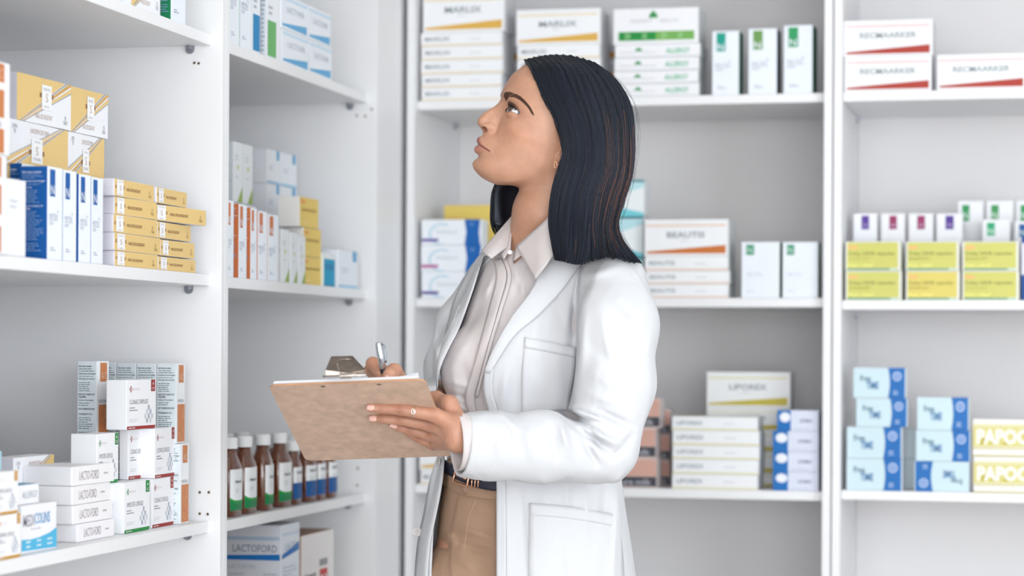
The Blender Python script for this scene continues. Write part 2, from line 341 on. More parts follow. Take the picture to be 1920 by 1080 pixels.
def k_teal():
    return {'all': (228, 236, 240), 'front': (28, 158, 200)}, [R('front', 0, .82, 1, 1, (232, 238, 240)), R('front', .1, .5, .9, .68, (20, 132, 180)), R('front', 0, 0, 1, .05, (10, 116, 176))]
def k_leaf():
    g = (160, 186, 92)
    return {'all': (240, 244, 248), 'left': (230, 235, 240)}, [PG('front', [(.45, .01), (.98, .01), (.98, .28)], g), R('front', .42, .55, .56, .62, (206, 204, 110)), *lines('front', .2, .68, .7, .8, 2, (205, 212, 218), 3), *lines('front', .3, .4, .6, .45, 1, (150, 200, 220), 3), *lines('left', .1, .1, .9, .95, 16, (190, 200, 212), 3)]
def k_sky():
    return {'all': (238, 242, 249)}, [R('front', .72, .72, .92, 1, (100, 170, 214)), R('front', .02, .0, .98, .08, (168, 208, 234)), *lines('front', .15, .38, .7, .55, 2, (200, 210, 224), 3)]
def k_lacvir():
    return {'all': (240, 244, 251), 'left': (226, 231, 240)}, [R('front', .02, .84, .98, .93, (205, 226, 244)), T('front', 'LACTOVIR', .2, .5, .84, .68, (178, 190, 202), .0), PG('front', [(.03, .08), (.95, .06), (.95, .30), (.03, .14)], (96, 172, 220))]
def k_plain(side=(240, 241, 245)):
    return {'all': (240, 241, 246)}, [*lines('front', .15, .6, .75, .75, 2, (210, 214, 222), 3)]
def k_strip(c):
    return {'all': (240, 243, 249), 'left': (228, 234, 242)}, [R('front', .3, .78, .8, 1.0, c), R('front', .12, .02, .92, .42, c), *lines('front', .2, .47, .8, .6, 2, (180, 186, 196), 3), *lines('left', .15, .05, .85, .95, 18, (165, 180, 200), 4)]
def k_smalln(c): return {'all': (240, 241, 246)}, [R('front', .34, .45, .66, .97, c), T('front', 'W', .39, .52, .62, .7, (210, 190, 225), .0)]
# ------------------------------------------------------------------ placing cartons
GP = .0004
def lbox(kind, u0, u1, v, z, h, depth, X, label, group=None, inv=False, yaw=0, name='medicine_box', dx=0):
    """carton whose front looks to +X (left bays); u0,u1: its front edge seen at row v"""
    a, D0 = on_x(u0, v, X); b, D1 = on_x(u1, v, X); W = abs(b.y-a.y)-.0006
    m, d = kind; o = carton(W, depth, h, m, d, inv, name=name)
    o.location = (X-depth/2+dx, (a.y+b.y)/2, z+GP); o.rotation_euler.z = math.pi/2+math.radians(yaw)
    tag(o, label, 'box', group); return o
def bbox_(kind, u0, u1, v, z, h, depth, label, group=None, inset=.026, inv=False, yaw=0, name='medicine_box'):
    Yp = YB+inset; a, D0 = on_y(u0, v, Yp); b, D1 = on_y(u1, v, Yp); W = abs(b.x-a.x)-.0006
    m, d = kind; o = carton(W, depth, h, m, d, inv, name=name)
    o.location = ((a.x+b.x)/2, Yp+depth/2, z+GP); o.rotation_euler.z = math.radians(yaw)
    tag(o, label, 'box', group); return o
def hz(px, u, v, X=None, Y=None):
    D = on_x(u, v, X)[1] if X is not None else on_y(u, v, Y)[1]
    return px*D/F
ORD = ['bottom', 'second', 'third', 'fourth', 'fifth', 'sixth']
def flap(o, W, D, H, m):
    mb = MB(); mb.box((-W/2-.0012, -D/2+.002, .0015), (-W/2-.0003, D/2-.002, H*.97), m, .0003); c = mb.build('end_flap', o); return c
# ---- bay one, middle shelf
X1 = XL-.026; Z = 1.286
nb = (22, 92, 168)
names = ['first', 'second', 'third', 'fourth']
HN = hz(172, 120, 494, X1)
lbox(k_n(nb), 88, 117, 490, Z, HN, .045, X1, 'tall white carton with dark blue side, first of four beside the yellow stack', 'tall blue and white cartons')
lbox(k_n(nb), 117.5, 143, 490, Z, HN-.001, .045, X1, 'tall white carton with blue corner patch, second of the four beside the yellow stack', 'tall blue and white cartons')
lbox(k_n(nb), 147, 170, 490, Z, HN-.003, .045, X1, 'tall white carton with blue corner patch, third of the four beside the yellow stack', 'tall blue and white cartons')
lbox(k_n(nb), 170.4, 193, 490, Z, HN-.004, .045, X1, 'tall white carton with blue corner patch, touching the yellow flat stack', 'tall blue and white cartons', yaw=0)
lbox(k_plain(), 12, 48, 485, Z, hz(142, 40, 486, X1), .05, X1+.004, 'pale blue-grey carton between the orange and the dark blue cartons', yaw=0)
lbox(k_n(nb), 40, 66, 480, Z, .150, .04, X1-.075, 'white carton with blue patch half hidden behind the pale carton', 'tall blue and white cartons')
# orange white pair at far left
k_or = ({'all': (240, 240, 244)}, [R('front', .05, .02, .72, .28, (205, 128, 80)), R('front', .05, .40, .72, .70, (205, 128, 80)), R('front', .05, .78, .72, .98, (205, 128, 80)), T('front', 'A/C', .3, .82, .6, .92, (235, 205, 185)), T('front', 'VENTRAL', .2, .3, .6, .36, (120, 124, 140))])
hh = .140
lbox(k_or, -26, 12, 480, Z, hh, .04, X1+.008, 'orange and white carton cut by the left edge, lower of the two at eye level')
lbox(k_or, -22, 17, 480, Z+hh+.0006, hh-.008, .04, X1+.008, 'orange and white carton cut by the left edge, upper of the two at eye level')
# yellow flats
rows = [(215, 296, 297, 367, 29, 0), (213, 302, 303, 364, 34, 0), (214, 294, 295.5, 358, 34.5, 0), (219, 291.6, 294, 373, 34, 0), (213, 290, 291.6, 352, 33, 0)]
z = Z
for i, (a, b, c, d, hp, q) in enumerate(rows):
    h = hz(hp, 215, 480, X1)-.0006
    posn = ['bottom', 'second up', 'middle', 'fourth up', 'top'][i]
    o = lbox(k_nasalflat(), a, b, 500-36*i, z, h, .085, X1, 'flat yellow carton, %s in the left column of the yellow stack' % posn, 'flat yellow cartons stacked in two columns', yaw=(0, .6, -.7, -2.2, .8)[i])
    o2 = lbox(k_nasalflat(), c, d, 505-36*i, z, h-.0015, .085, X1, 'flat yellow carton, %s in the right column of the yellow stack' % posn, 'flat yellow cartons stacked in two columns', yaw=(0, -1, 0, -5.5, 1.5)[i], dx=(0, 0, 0, .006, 0)[i])
    for oo in (o, o2):
        xs = [v.co.x for v in oo.data.vertices]; W = max(xs)-min(xs)-.0006; flap(oo, W, .085, h-.0015, card(LIL))
    z += h+.0005
# tall nasal packs behind, four high
XN = X1-.095; z = Z; hN = .0725
for r in range(4):
    for c, (a, b) in enumerate(((13, 127), (128, 195)) if r < 3 else ((34, 131), (132, 201))):
        lbox(k_nasaltall(), a, b, 300 if r < 3 else 270, z, hN if r < 3 else .0735, .08, XN, 'large white carton with gold diagonal, %s, %s row behind the blue and white cartons' % (('left', 'right')[c], ['hidden bottom', 'hidden second', 'third', 'top'][r]), 'large white and gold cartons', inv=(r == 2), yaw=(0 if r < 3 else -1.5))
    z += .0733
# ---- bay one, top shelf
ZT = 1.711
lbox(k_n(nb), 214, 226, 5, ZT, .155, .045, X1, 'white carton with a blue side, leftmost on the top shelf at upper left', 'cartons on the top left shelf')
lbox(k_n(nb), 226.3, 243, 5, ZT, .155, .05, X1-.004, 'carton with a blue printed side beside the gold one on the top left shelf', 'cartons on the top left shelf')
lbox(k_nasaltall(), 246, 300, 20, ZT, .0725, .08, X1, 'white and gold carton on the top left shelf between blue and green ones', 'cartons on the top left shelf')
lbox(k_n((26, 128, 84)), 320, 348, 45, ZT, .155, .019, X1, 'tall white carton with green side at the right end of the top left shelf', 'cartons on the top left shelf')
# ---- bay one, lower shelf
ZL = .850; XQ = X1-.022
# lacto stack
lf = [(141, 210, .028, 0, .004), (137, 211, .0295, 0, 0), (136, 210, .0295, 1.0, -.002), (137, 213, .030, -1.0, .0)]
z = ZL
for i, (a, b, h, yw, dx) in enumerate(lf):
    dp = (.045, .05, .062, .085)[i]
    o = lbox(k_lacto(), a, b, (1012, 975, 940, 905)[i], z, h, (.075, .075, .08, .085)[i], XQ-.004, 'flat white carton with grey lettering, %s of the stack of four at lower left' % ['bottom', 'second', 'third', 'top'][i], 'flat white cartons stacked at lower left', yaw=yw, dx=dx)
    xs = [v.co.x for v in o.data.vertices]; W = max(xs)-min(xs)-.0006; flap(o, W, (.075, .075, .08, .085)[i], h, card((240, 240, 246)))
    z += h+.0005
# capsule boxes
Hc = .0835; Xc = XQ-.004
lbox(k_caps('green'), 232, 281, 996, ZL, Hc, .038, Xc+.004, 'white capsule carton with green tag standing on the lower shelf, front one', 'white capsule cartons')
lbox(k_caps('red'), 284.5, 326, 988, ZL, Hc, .038, Xc+.001, 'white capsule carton with red tag on the lower shelf beside the green one', 'white capsule cartons', yaw=0)
lbox(k_caps('green'), 182, 222, 905, ZL, Hc, .045, Xc-.016, 'white capsule carton hidden below the upper green tagged one', 'white capsule cartons')
z2 = ZL+Hc+.0006
lbox(k_caps('green'), 181, 222, 900, z2, Hc-.002, .045, Xc-.012, 'white capsule carton with green tag on the upper layer, behind the flat stack', 'white capsule cartons')
lbox(k_caps('red'), 240, 280, 900, z2, Hc, .016, Xc-.022, 'white capsule carton pushed in between two others on the upper layer', 'white capsule cartons')
lbox(k_caps('red'), 288, 329, 900, z2, Hc+.001, .038, Xc+.002, 'white capsule carton with red tag, upper layer right end', 'white capsule cartons', yaw=1.5)
lbox(k_caps('red'), 238, 291, 806, z2+Hc+.0018, Hc-.001, .036, Xc-.002, 'white capsule carton with red tag alone on top of the capsule stack', 'white capsule cartons', yaw=-1)
# tall orange and white cartons, printed side towards the camera, two layers
hv = .139
lbox(k_vent(), 183, 203, 980, ZL, hv, .036, Xc-.066, 'tall orange and white carton under the leaning one', 'tall orange and white cartons')
lbox(k_vent(), 183, 203, 800, ZL+hv+.0006, hv+.004, .036, Xc-.066, 'tall orange and white carton leaning alone at the left end of the upper row', 'tall orange and white cartons', yaw=-4)
for k in range(4):
    w_ = ('standing at the right end of the row', 'second from the right end', 'third from the right end', 'fourth from the right end')[k]
    XX = Xc+.004-.0372*k
    pr_, _ = on_x(346.5, 800, Xc+.004); pl_, _ = on_x(330, 800, Xc+.004)
    for lay in (0, 1):
        m, d = k_vent(); o = carton(abs(pr_.y-pl_.y), .036, hv, m, d)
        sh_ = (.004 if (lay == 0 and k == 0) else 0)
        o.location = (XX-.018+(.008 if (lay == 0 and k == 0) else 0), (pr_.y+pl_.y)/2, ZL+lay*(hv+.0006)+GP); o.rotation_euler.z = math.pi/2
        tag(o, 'tall orange and white carton, %s layer, %s' % (('lower', 'upper')[lay], w_), 'box', 'tall orange and white cartons')
# far left group
XM = X1-.012
lbox(k_medi(), 40, 106, 1022, ZL, hz(88, 100, 1015, XM), .05, XM, 'white carton with cyan band at lower left', yaw=0)
lbox(k_allergy(), 33, 73, 925, ZL+hz(88, 100, 1015, XM)+.0006, .029, .045, XM-.01, 'small white carton with blue top lying on the cyan banded carton')
kg = k_caps('gold')
lbox(kg, -8, 39, 1040, ZL, hz(82, 30, 1036, XM), .04, XM+.012, 'gold tagged capsule carton at the lower left edge, lower one', 'gold tagged capsule cartons')
lbox(kg, -12, 34, 960, ZL+hz(82, 30, 1036, XM)+.0006, hz(79, 30, 960, XM), .04, XM+.012, 'gold tagged capsule carton at the lower left edge, upper one', 'gold tagged capsule cartons')
zz = ZL
XD = Xc-.085
lbox(k_nasaltall(), 25, 101, 900, ZL, .066, .04, XD, 'white and gold carton hidden below the one at back of the lower shelf', 'white and gold cartons at lower left')
lbox(k_nasaltall(), 25, 101, 870, ZL+.0665, .066, .04, XD, 'white and gold carton lying behind the flat white stack', 'white and gold cartons at lower left', inv=True)
lbox(({'all': (180, 222, 238)}, [R('front', .1, .3, .9, .6, (120, 196, 226))]), -30, 3, 900, ZL, .150, .04, XM-.05, 'light blue carton just showing at the left edge')
# ---- bay two
X2 = XL-.026
zt = 1.709
def l2(kind, a, b, v, z, h, dp, X, lab, grp=None, **k): return lbox(kind, a, b, v, z, h, dp, X, lab, grp, **k)
g2 = 'cartons on the top shelf of the second bay'
l2(k_n((40, 150, 90)), 429, 449, 100, zt, .17, .04, X2, 'white carton with green specks beside the bay panel, top shelf', g2)
l2(k_n((40, 150, 90)), 449.5, 471, 100, zt, .17, .04, X2, 'white carton with green specks, second on the top shelf of the second bay', g2)
l2(k_strip((24, 134, 190)), 472, 488, 100, zt, .17, .03, X2, 'white carton with a blue stripe on the top shelf of the second bay', g2)
l2(k_strip((104, 178, 104)), 499, 519, 110, zt, .17, .012, X2, 'white carton with a green stripe on the top shelf of the second bay', g2)
l2(k_plain(), 519.5, 527, 112, zt, .19, .05, X2-.002, 'narrow plain carton beside the green striped carton', g2)
for r in range(2):
    for c, (a, b) in enumerate(((529, 579), (580, 622))):
        l2(k_lacvir(), a-r*2, b-r*2, 120, zt+r*.0675, .067, .07, X2, 'white carton with pale blue wedge, %s %s of the block of four' % (('lower', 'upper')[r], ('left', 'right')[c]), 'block of white and pale blue cartons')
zm = 1.285; on = (208, 122, 76)
g3 = 'cartons on the middle shelf of the second bay'
for i, (a, b, dx, yw) in enumerate(((425, 438, 0, 0), (446, 463, 0, 2), (468.5, 482, 0, 2), (483, 501, 0, 0), (501.5, 522, 0, 0))):
    l2(k_n(on, on), a, b, 515, zm, hz(140, 470, 515, X2)-i*.003, .03, X2, 'tall white carton with orange patch, %s from the panel on the middle shelf' % ['first', 'second', 'third', 'fourth', 'fifth'][i], g3, yaw=yw)
for i, (a, b) in enumerate(((526, 543), (544, 558), (559, 573))):
    l2(k_leaf(), a, b, 525, zm, .103-.004*i, .03, X2-.004, 'white carton with a green leaf corner, %s of the three beside the yellow stack' % ['left', 'middle', 'right'][i], g3, yaw=2)
XK = X2-.1
l2(k_plain(), 437, 479, 470, zm, .155, .05, XK, 'plain white carton hidden behind the orange patch cartons', g3)
for i, (a, b) in enumerate(((437, 455), (456, 474))):
    l2(k_leaf(), a, b, 330, zm+.156, .118, .05, XK, 'white carton with green leaf corner, %s of the upper pair near the panel' % ('left', 'right')[i], g3)
XJ = X2-.115
for r in range(4):
    for c, (a, b) in enumerate(((500, 525), (526, 556))):
        l2(k_sky(), a, b, 380, zm+.0703*r, .0697, .075, XJ, 'white carton with blue mark, %s %s of the block behind the orange patch cartons' % (['hidden bottom', 'second', 'third', 'top'][r], ('left', 'right')[c]), 'block of white cartons with blue marks')
zy = zm
for r, (a, b, h) in enumerate(((566, 604, .0565), (569, 602, .058), (562, 597, .060))):
    l2(k_yellow(), a, b, 530-r*55, zy, h, (.05, .05, .045)[r], X2-.012, 'small yellow carton, %s of the yellow stack of three' % ('bottom', 'middle', 'top')[r], 'small yellow cartons in the second bay', yaw=(0, 0, 0)[r]); zy += h+.0006
l2(k_teal(), 607, 628, 535, zm, .069, .03, X2-.006, 'small bright blue carton between yellow and white ones')
l2(k_sky(), 634, 671, 540, zm, .079, .04, X2-.002, 'white carton with a pale blue base stripe at the right end of the shelf', g3)
# bottom boxes of bay two (stand on the shelf below the picture)
zb = .41
kb = ({'all': (232, 234, 240), 'left': (214, 216, 224), 'front': (228, 233, 242)}, [
    R('left', .02, .927, .97, .944, (172, 190, 212)), T('left', 'LACTOFORD', .12, .868, .93, .905, (140, 146, 160), .02), PG('left', [(.02, .83), (.98, .83), (.98, .86), (.02, .852)], (26, 112, 186)),
    T('left', 'LACTOFORD', .06, .788, .55, .808, (150, 155, 168)), *lines('left', .05, .55, .5, .77, 14, (176, 180, 192), 3), *lines('left', .68, .55, .97, .77, 14, (176, 180, 192), 5),
    T('front', 'LACTO', .2, .875, .85, .91, (170, 184, 204)), PG('front', [(.05, .835), (.95, .865), (.95, .905), (.05, .855)], (26, 112, 186)), *lines('front', .1, .4, .9, .8, 22, (196, 202, 214), 5), R('front', .05, .945, .95, .96, (205, 216, 232))])
l2(kb, 527, 562, 990, zb, .402, .113, X2-.004, 'large white carton with blue bands under the bottle shelf', name='carton')
kc = ({'all': (176, 142, 120), 'front': (236, 232, 232), 'left': (176, 142, 120)}, [T('front', 'Formule', .12, .765, .45, .79, (120, 120, 124), .02), R('front', .55, .812, .8, .85, (150, 148, 152)), R('front', .56, .69, .8, .795, (196, 64, 56)), T('front', 'N', .6, .71, .76, .765, (240, 235, 235), .03), *lines('front', .12, .7, .45, .75, 3, (190, 190, 192), 3)])
l2(kc, 565, 626, 975, zb, .372, .10, X2-.004, 'white fronted box with red print and brown cardboard sides under the bottle shelf', name='carton')
# ------------------------------------------------------------------ bottles
M_AMB = mat('amber_glass', (128, 66, 34), .07, spec=.6, coat=.8, trans=.45, ior=1.5)
M_CAP = mat('white_cap', (240, 242, 244), .4)
def make_bottle(kind):
    H = .146 if kind == 'green' else .128; wy = .034 if kind == 'green' else .027; wx = .019 if kind == 'green' else .017
    root = empty('syrup_bottle'); n = 32
    def ring(sx, sy, z, e=.55):
        return [(math.copysign(abs(math.cos(a))**e, math.cos(a))*sx, math.copysign(abs(math.sin(a))**e, math.sin(a))*sy, z) for a in [2*math.pi*i/n for i in range(n)]]
    hb = H-.021; prof = [(.9, 0, .55), (1, .003, .55), (1, hb*.72, .55), (.96, hb*.76, .6), (.8, hb*.84, .7), (.6, hb*.92, .85), (.5, hb*.96, .95)]
    V = []; Fc = []
    for s, z, e in prof: V += ring(wy*s if s > .55 else .0125, wx*s if s > .65 else max(.0125, wx*s*.9), z, e)
    V += ring(.0125, .0125, hb+.006, 1)
    R_ = len(prof)+1
    for r in range(R_-1):
        for i in range(n): Fc.append((r*n+i, r*n+(i+1) % n, (r+1)*n+(i+1) % n, (r+1)*n+i))
    Fc += [tuple(range(n))[::-1], tuple(range((R_-1)*n, R_*n))]
    mb = MB(); mb.add(V, Fc, M_AMB); mb.build('glass_body', root, True)
    mb = MB(); V = []; Fc = []; nn = 40
    for s, z in ((.0150, hb), (.0155, hb+.001), (.0155, hb+.018), (.0145, hb+.0205)):
        for i in range(nn):
            rr = s*(1 if i % 2 else .965) if z < hb+.019 else s*.98
            V.append((rr*math.cos(2*math.pi*i/nn), rr*math.sin(2*math.pi*i/nn), z))
    for r in range(3):
        for i in range(nn): Fc.append((r*nn+i, r*nn+(i+1) % nn, (r+1)*nn+(i+1) % nn, (r+1)*nn+i))
    Fc += [tuple(range(nn))[::-1], tuple(range(3*nn, 4*nn))]; mb.add(V, Fc, M_CAP); mb.build('cap', root)
    # label wraps the front of the bottle
    c = (12, 128, 74) if kind == 'green' else (10, 84, 150); c2 = (20, 150, 60) if kind == 'green' else c
    mb = MB(); zl0, zl1 = (.012, hb*.70); zs = .036 if kind == 'green' else .044; e = .55; m2 = 14
    def fr(t, z):  # t -1..1 across the front
        a = -math.pi/2+t*1.12; return (math.copysign(abs(math.cos(a))**e, math.cos(a))*(wy+.0004), math.copysign(abs(math.sin(a))**e, math.sin(a))*(wx+.0005), z)
    for i in range(m2):
        t0, t1 = -1+2*i/m2, -1+2*(i+1)/m2
        q0, q1 = zs-.006*(1-t0*t0)*(kind == 'green'), zs-.006*(1-t1*t1)*(kind == 'green')
        mb.poly([fr(t0, zl0), fr(t1, zl0), fr(t1, q1-.005), fr(t0, q0-.005)], ink(c)); mb.poly([fr(t0, q0-.005), fr(t1, q1-.005), fr(t1, q1), fr(t0, q0)], ink(c2)); mb.poly([fr(t0, q0), fr(t1, q1), fr(t1, zl1), fr(t0, zl1)], ink((244, 246, 249)))
    vs, fs = glyphs('Neurol', .02); mb.add([(-.022+a*.032, -wx-.0012, .062+b*.006) for a, b in vs], fs, ink((50, 70, 66)))
    for k in range(3): mb.poly([(-.02, -wx-.0012, .05-k*.003), (-.002-k*.003, -wx-.0012, .05-k*.003), (-.002-k*.003, -wx-.0012, .051-k*.003), (-.02, -wx-.0012, .051-k*.003)], ink((196, 204, 208)))
    mb.build('label', root)
    return root
def copy_tree(o, parent=None):
    c = o.copy(); COL.objects.link(c); c.parent = parent
    for ch in list(o.children): copy_tree(ch, c)
    return c
pg, pb = make_bottle('green'), make_bottle('blue')
bots = [(417, 0, 'g', 'green labelled bottle mostly hidden by the shelf panel'), (447.5, 0, 'g', 'green labelled brown bottle, first fully seen from the shelf panel'), (475, 0, 'g', 'green labelled brown bottle, second fully seen from the shelf panel'), (509, 0, 'g', 'green labelled brown bottle, third, standing apart left of the last green one'), (540, 0, 'g', 'green labelled brown bottle next to the blue labelled ones'),
        (562, 0, 'b', 'blue labelled brown bottle beside the last green one'), (588, 0, 'b', 'blue labelled brown bottle just under the clipboard corner'), (607, 0, 'b', 'blue labelled brown bottle, second from the right end'), (628, 0, 'b', 'blue labelled brown bottle at the right end of the row'),
        (440, .075, 'g', 'brown bottle in the back row nearest the shelf panel'), (470, .075, 'g', 'brown bottle in the back row behind the second green one'), (530, .075, 'b', 'short brown bottle in the back row'), (560, .075, 'b', 'brown bottle in the back row behind the blue labelled ones')]
used = set()
for u, back, k, lab in bots:
    proto = pg if k == 'g' else pb; o = proto if k not in used else copy_tree(proto); used.add(k)
    Xb = XL-.036-back; p, D = on_x(u, 950, Xb)
    o.location = (Xb-(.019 if k == 'g' else .017), p.y, .845+.0003); o.rotation_euler.z = math.pi/2+math.radians(rng.uniform(-3, 3)+(10 if u == 509 else 0))
    tag(o, lab, 'bottle', 'brown syrup bottles on the lower shelf')
# ------------------------------------------------------------------ back unit one
YF = YB+.026
def st(u, v): return hz(1, u, v, Y=YF)
def stack(kinds, u0s, u1s, vs, z, depth, fmt, grp, inset=.026, invs=None, yaws=None, name='medicine_box'):
    n = len(kinds)
    for i in range(n):
        u0, u1 = u0s[i], u1s[i]; vb, vt = vs[i], vs[i+1]; h = (vb-vt)*on_y(u0, vb, YB+inset)[1]/F-.0005
        lab = fmt % (['bottom', 'second', 'third', 'fourth', 'fifth', 'sixth'][i] if n > 2 else ('lower', 'upper')[i] if n > 1 else 'only') if '%s' in fmt else fmt
        bbox_(kinds[i], u0, u1, (vb+vt)/2, z, h, depth, lab, grp, inset, bool(invs and invs[i]), (yaws[i] if yaws else 0), name)
        z += h+.0005
    return z
au = (222, 176, 82); pa = (240, 226, 202)
zt, zm, zl = 1.718, 1.273, .853
wf = lambda n, c, p: k_wedge(n, c, p, False)
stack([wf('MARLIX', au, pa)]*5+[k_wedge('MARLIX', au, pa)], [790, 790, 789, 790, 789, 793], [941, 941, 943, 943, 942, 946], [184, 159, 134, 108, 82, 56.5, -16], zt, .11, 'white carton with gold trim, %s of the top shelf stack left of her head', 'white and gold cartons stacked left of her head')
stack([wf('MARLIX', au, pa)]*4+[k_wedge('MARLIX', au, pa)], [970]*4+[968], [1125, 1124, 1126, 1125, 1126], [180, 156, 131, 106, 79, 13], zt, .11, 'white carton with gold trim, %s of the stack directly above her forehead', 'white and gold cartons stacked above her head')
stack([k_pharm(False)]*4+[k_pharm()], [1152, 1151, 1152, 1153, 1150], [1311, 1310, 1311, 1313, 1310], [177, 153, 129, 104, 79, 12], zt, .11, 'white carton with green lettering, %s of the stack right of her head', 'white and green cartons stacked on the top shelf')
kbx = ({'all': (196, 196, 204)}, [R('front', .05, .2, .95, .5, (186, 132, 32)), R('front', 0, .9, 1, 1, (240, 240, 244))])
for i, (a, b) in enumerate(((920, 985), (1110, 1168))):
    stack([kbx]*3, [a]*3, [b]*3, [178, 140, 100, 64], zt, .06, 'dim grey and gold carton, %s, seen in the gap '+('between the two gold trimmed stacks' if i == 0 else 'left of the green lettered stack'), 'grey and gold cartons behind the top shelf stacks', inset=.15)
for i, (a, b, vt, vb, c, sd) in enumerate(((1335, 1386, 52, 172, (20, 158, 140), (20, 120, 98)), (1403, 1457, 48, 171, (110, 156, 86), (40, 70, 84)), (1470, 1525, 42, 170, (48, 156, 98), (16, 96, 70)))):
    k = k_n(c, sd, 'N', 'MECTEX'); stack([k], [a], [b], [vb, vt], zt, .07, 'tall white carton with %s, on the top shelf' % ('a teal square, leftmost of three', 'an olive green square, middle of three', 'a green square, rightmost of three')[i], 'tall white and green cartons on the top shelf', yaws=[(0, 0, -2)[i]])
# middle shelf
stack([k_arc((86, 66, 150)), k_arc((186, 80, 150)), k_arc((92, 66, 160))], [790, 789, 790], [905, 905, 903], [552, 502, 453, 405], zm, .06, 'white carton with blue band and thin arc, %s of three left of her collar', 'white and blue cartons with arcs')
ky = ({'all': (232, 206, 110)}, [T('front', 'allerdine plus', .1, .62, .8, .74, (190, 160, 80), .02), R('front', .08, .8, .3, .86, (236, 170, 100))])
bbox_(ky, 832, 935, 450, zm, .215, .06, 'yellow carton standing behind the arc cartons left of her hair', inset=.12)
stack([k_cyan()]*3, [1140]*3, [1206, 1206, 1208], [558, 480, 404, 336], zm, .08, 'white and turquoise carton, %s of the stack just right of her hair', 'turquoise and white cartons', inset=.05)
ob = (206, 118, 58); op = (240, 216, 204)
stack([wf('BEAUTIS', ob, op)]*3+[k_wedge('BEAUTIS', ob, op)], [1211, 1210, 1209, 1208], [1366, 1368, 1366, 1366], [558, 532, 507, 480, 411], zm, .11, 'white carton with orange trim, %s of the stack behind her shoulder', 'white and orange cartons stacked on the middle shelf')
for i, (a, b) in enumerate(((1390, 1462), (1467, 1534))):
    k = k_n((34, 144, 104), (24, 124, 92), 'N', 'MECTEX'); k = (k[0], [R('front', .12, .77, .33, .95, (34, 144, 104)), T('front', 'N', .15, .8, .28, .91, (210, 236, 224), .01), T('front', 'MECTEX', .15, .38, .55, .45, (196, 206, 216)), *lines('front', .15, .1, .4, .14, 1, (205, 210, 218), 3)])
    stack([k], [a], [b], [557, 452], zm, .06, 'wide white carton with small green square, %s of the pair on the middle shelf' % ('left', 'right')[i], 'wide white cartons with green squares')
# lower shelf
stack([wf('MARLIX', au, pa), k_wedge('MARLIX', au, pa)], [788, 786], [905, 905], [912, 886, 820], zl, .1, 'white carton with gold trim, %s, on the lower shelf beside her coat', 'white and gold cartons beside her coat')
stack([k_pink()]*3, [1130, 1128, 1132], [1231, 1229, 1237], [913, 857, 801, 745], zl, .07, 'pink and charcoal carton, %s of the stack beside her elbow', 'pink cartons beside her elbow')
stack([k_pink()]*3, [1200]*3, [1256]*3, [910, 862, 814, 766], zl, .05, 'pink carton, %s of the back stack half hidden by the front pink stack', 'pink cartons of the back stack', inset=.11)
yo = (200, 184, 76); yp = (232, 228, 200)
stack([wf('LIPOREX', yo, yp)]*5, [1260, 1261, 1261, 1261, 1260], [1421, 1423, 1424, 1424, 1421], [917, 889, 861, 835, 807, 781], zl, .09, 'flat white carton with yellow trim, %s of the front stack on the lower shelf', 'white and yellow cartons stacked in front')
stack([k_wedge('LIPOREX', yo, yp)]*4+[k_wedge('LIPOREX', yo, yp)], [1325]*5, [1470, 1470, 1470, 1482, 1482], [905, 880, 840, 800, 757, 690], zl, .09, 'white carton with yellow wedge, %s of the taller stack behind', 'white and yellow cartons stacked behind', inset=.14)
stack([k_bw()]*4, [1449, 1449, 1449, 1457], [1535]*4, [918, 882, 844, 806, 767], zl, .08, 'pale lilac carton with blue end and white oval, %s of its stack by the post', 'lilac and blue cartons by the post')
# ------------------------------------------------------------------ right unit
zt, zm, zl = 1.718, 1.268, .857; rd = (176, 60, 48); rp = (238, 208, 208)
kr = k_wedge('RECMAARKER', rd, rp); kr = (kr[0], [d if d[0] != 't' else T('front', 'RECMAARKER', .18, .5, .82, .66, (156, 166, 170), .02) for d in kr[1]])
stack([kr, kr], [1583, 1582], [1747, 1749], [167, 101, 33], zt, .11, 'white carton with red wedge, %s of two at the upper right', 'white and red cartons')
stack([kr], [1757], [1924], [165, 98], zt, .11, 'white carton with red wedge standing alone beside the pair at the upper right', 'white and red cartons')
L = [(1585, 1691), (1698, 1800), (1804, 1912)]
for c, (a, b) in enumerate(L):
    z = stack([k_lime(c == 1), k_lime()], [a, a], [b, b-1], [559, 504, 449], zm, .06, '%s lime green carton in the ' + ('left', 'middle', 'right')[c]+' column on the right hand unit', 'lime green cartons', yaws=[(0, -1), (0, 0), (-1, 0)][c])
kd = ({'all': (30, 80, 150)}, [R('front', .0, .4, .2, .9, (220, 220, 235))])
stack([kd], [1915], [1975], [559, 440], zm, .06, 'dark blue carton cut by the right edge beside the lime cartons', None)
pu, ma = (86, 58, 150), (154, 54, 100)
zs = zm+.128
bk = .12
for i, (a, b, c) in enumerate(((1600, 1645, pu), (1652, 1697, ma), (1704, 1750, ma), (1756, 1805, pu))):
    hh_ = (562-398)*on_y(a, 480, YB+bk)[1]/F
    k = k_smalln(c); k = (k[0], [R('front', .34, .82, .66, .975, c), T('front', 'W', .39, .84, .62, .89, (210, 190, 225), .0)])
    bbox_(k, a, b, 420, zm, hh_, .045, 'tall white carton with %s square, %s of four behind the lime cartons' % (('purple', 'maroon', 'maroon', 'purple')[i], ('first', 'second', 'third', 'fourth')[i]), 'white cartons behind the lime ones', inset=bk)
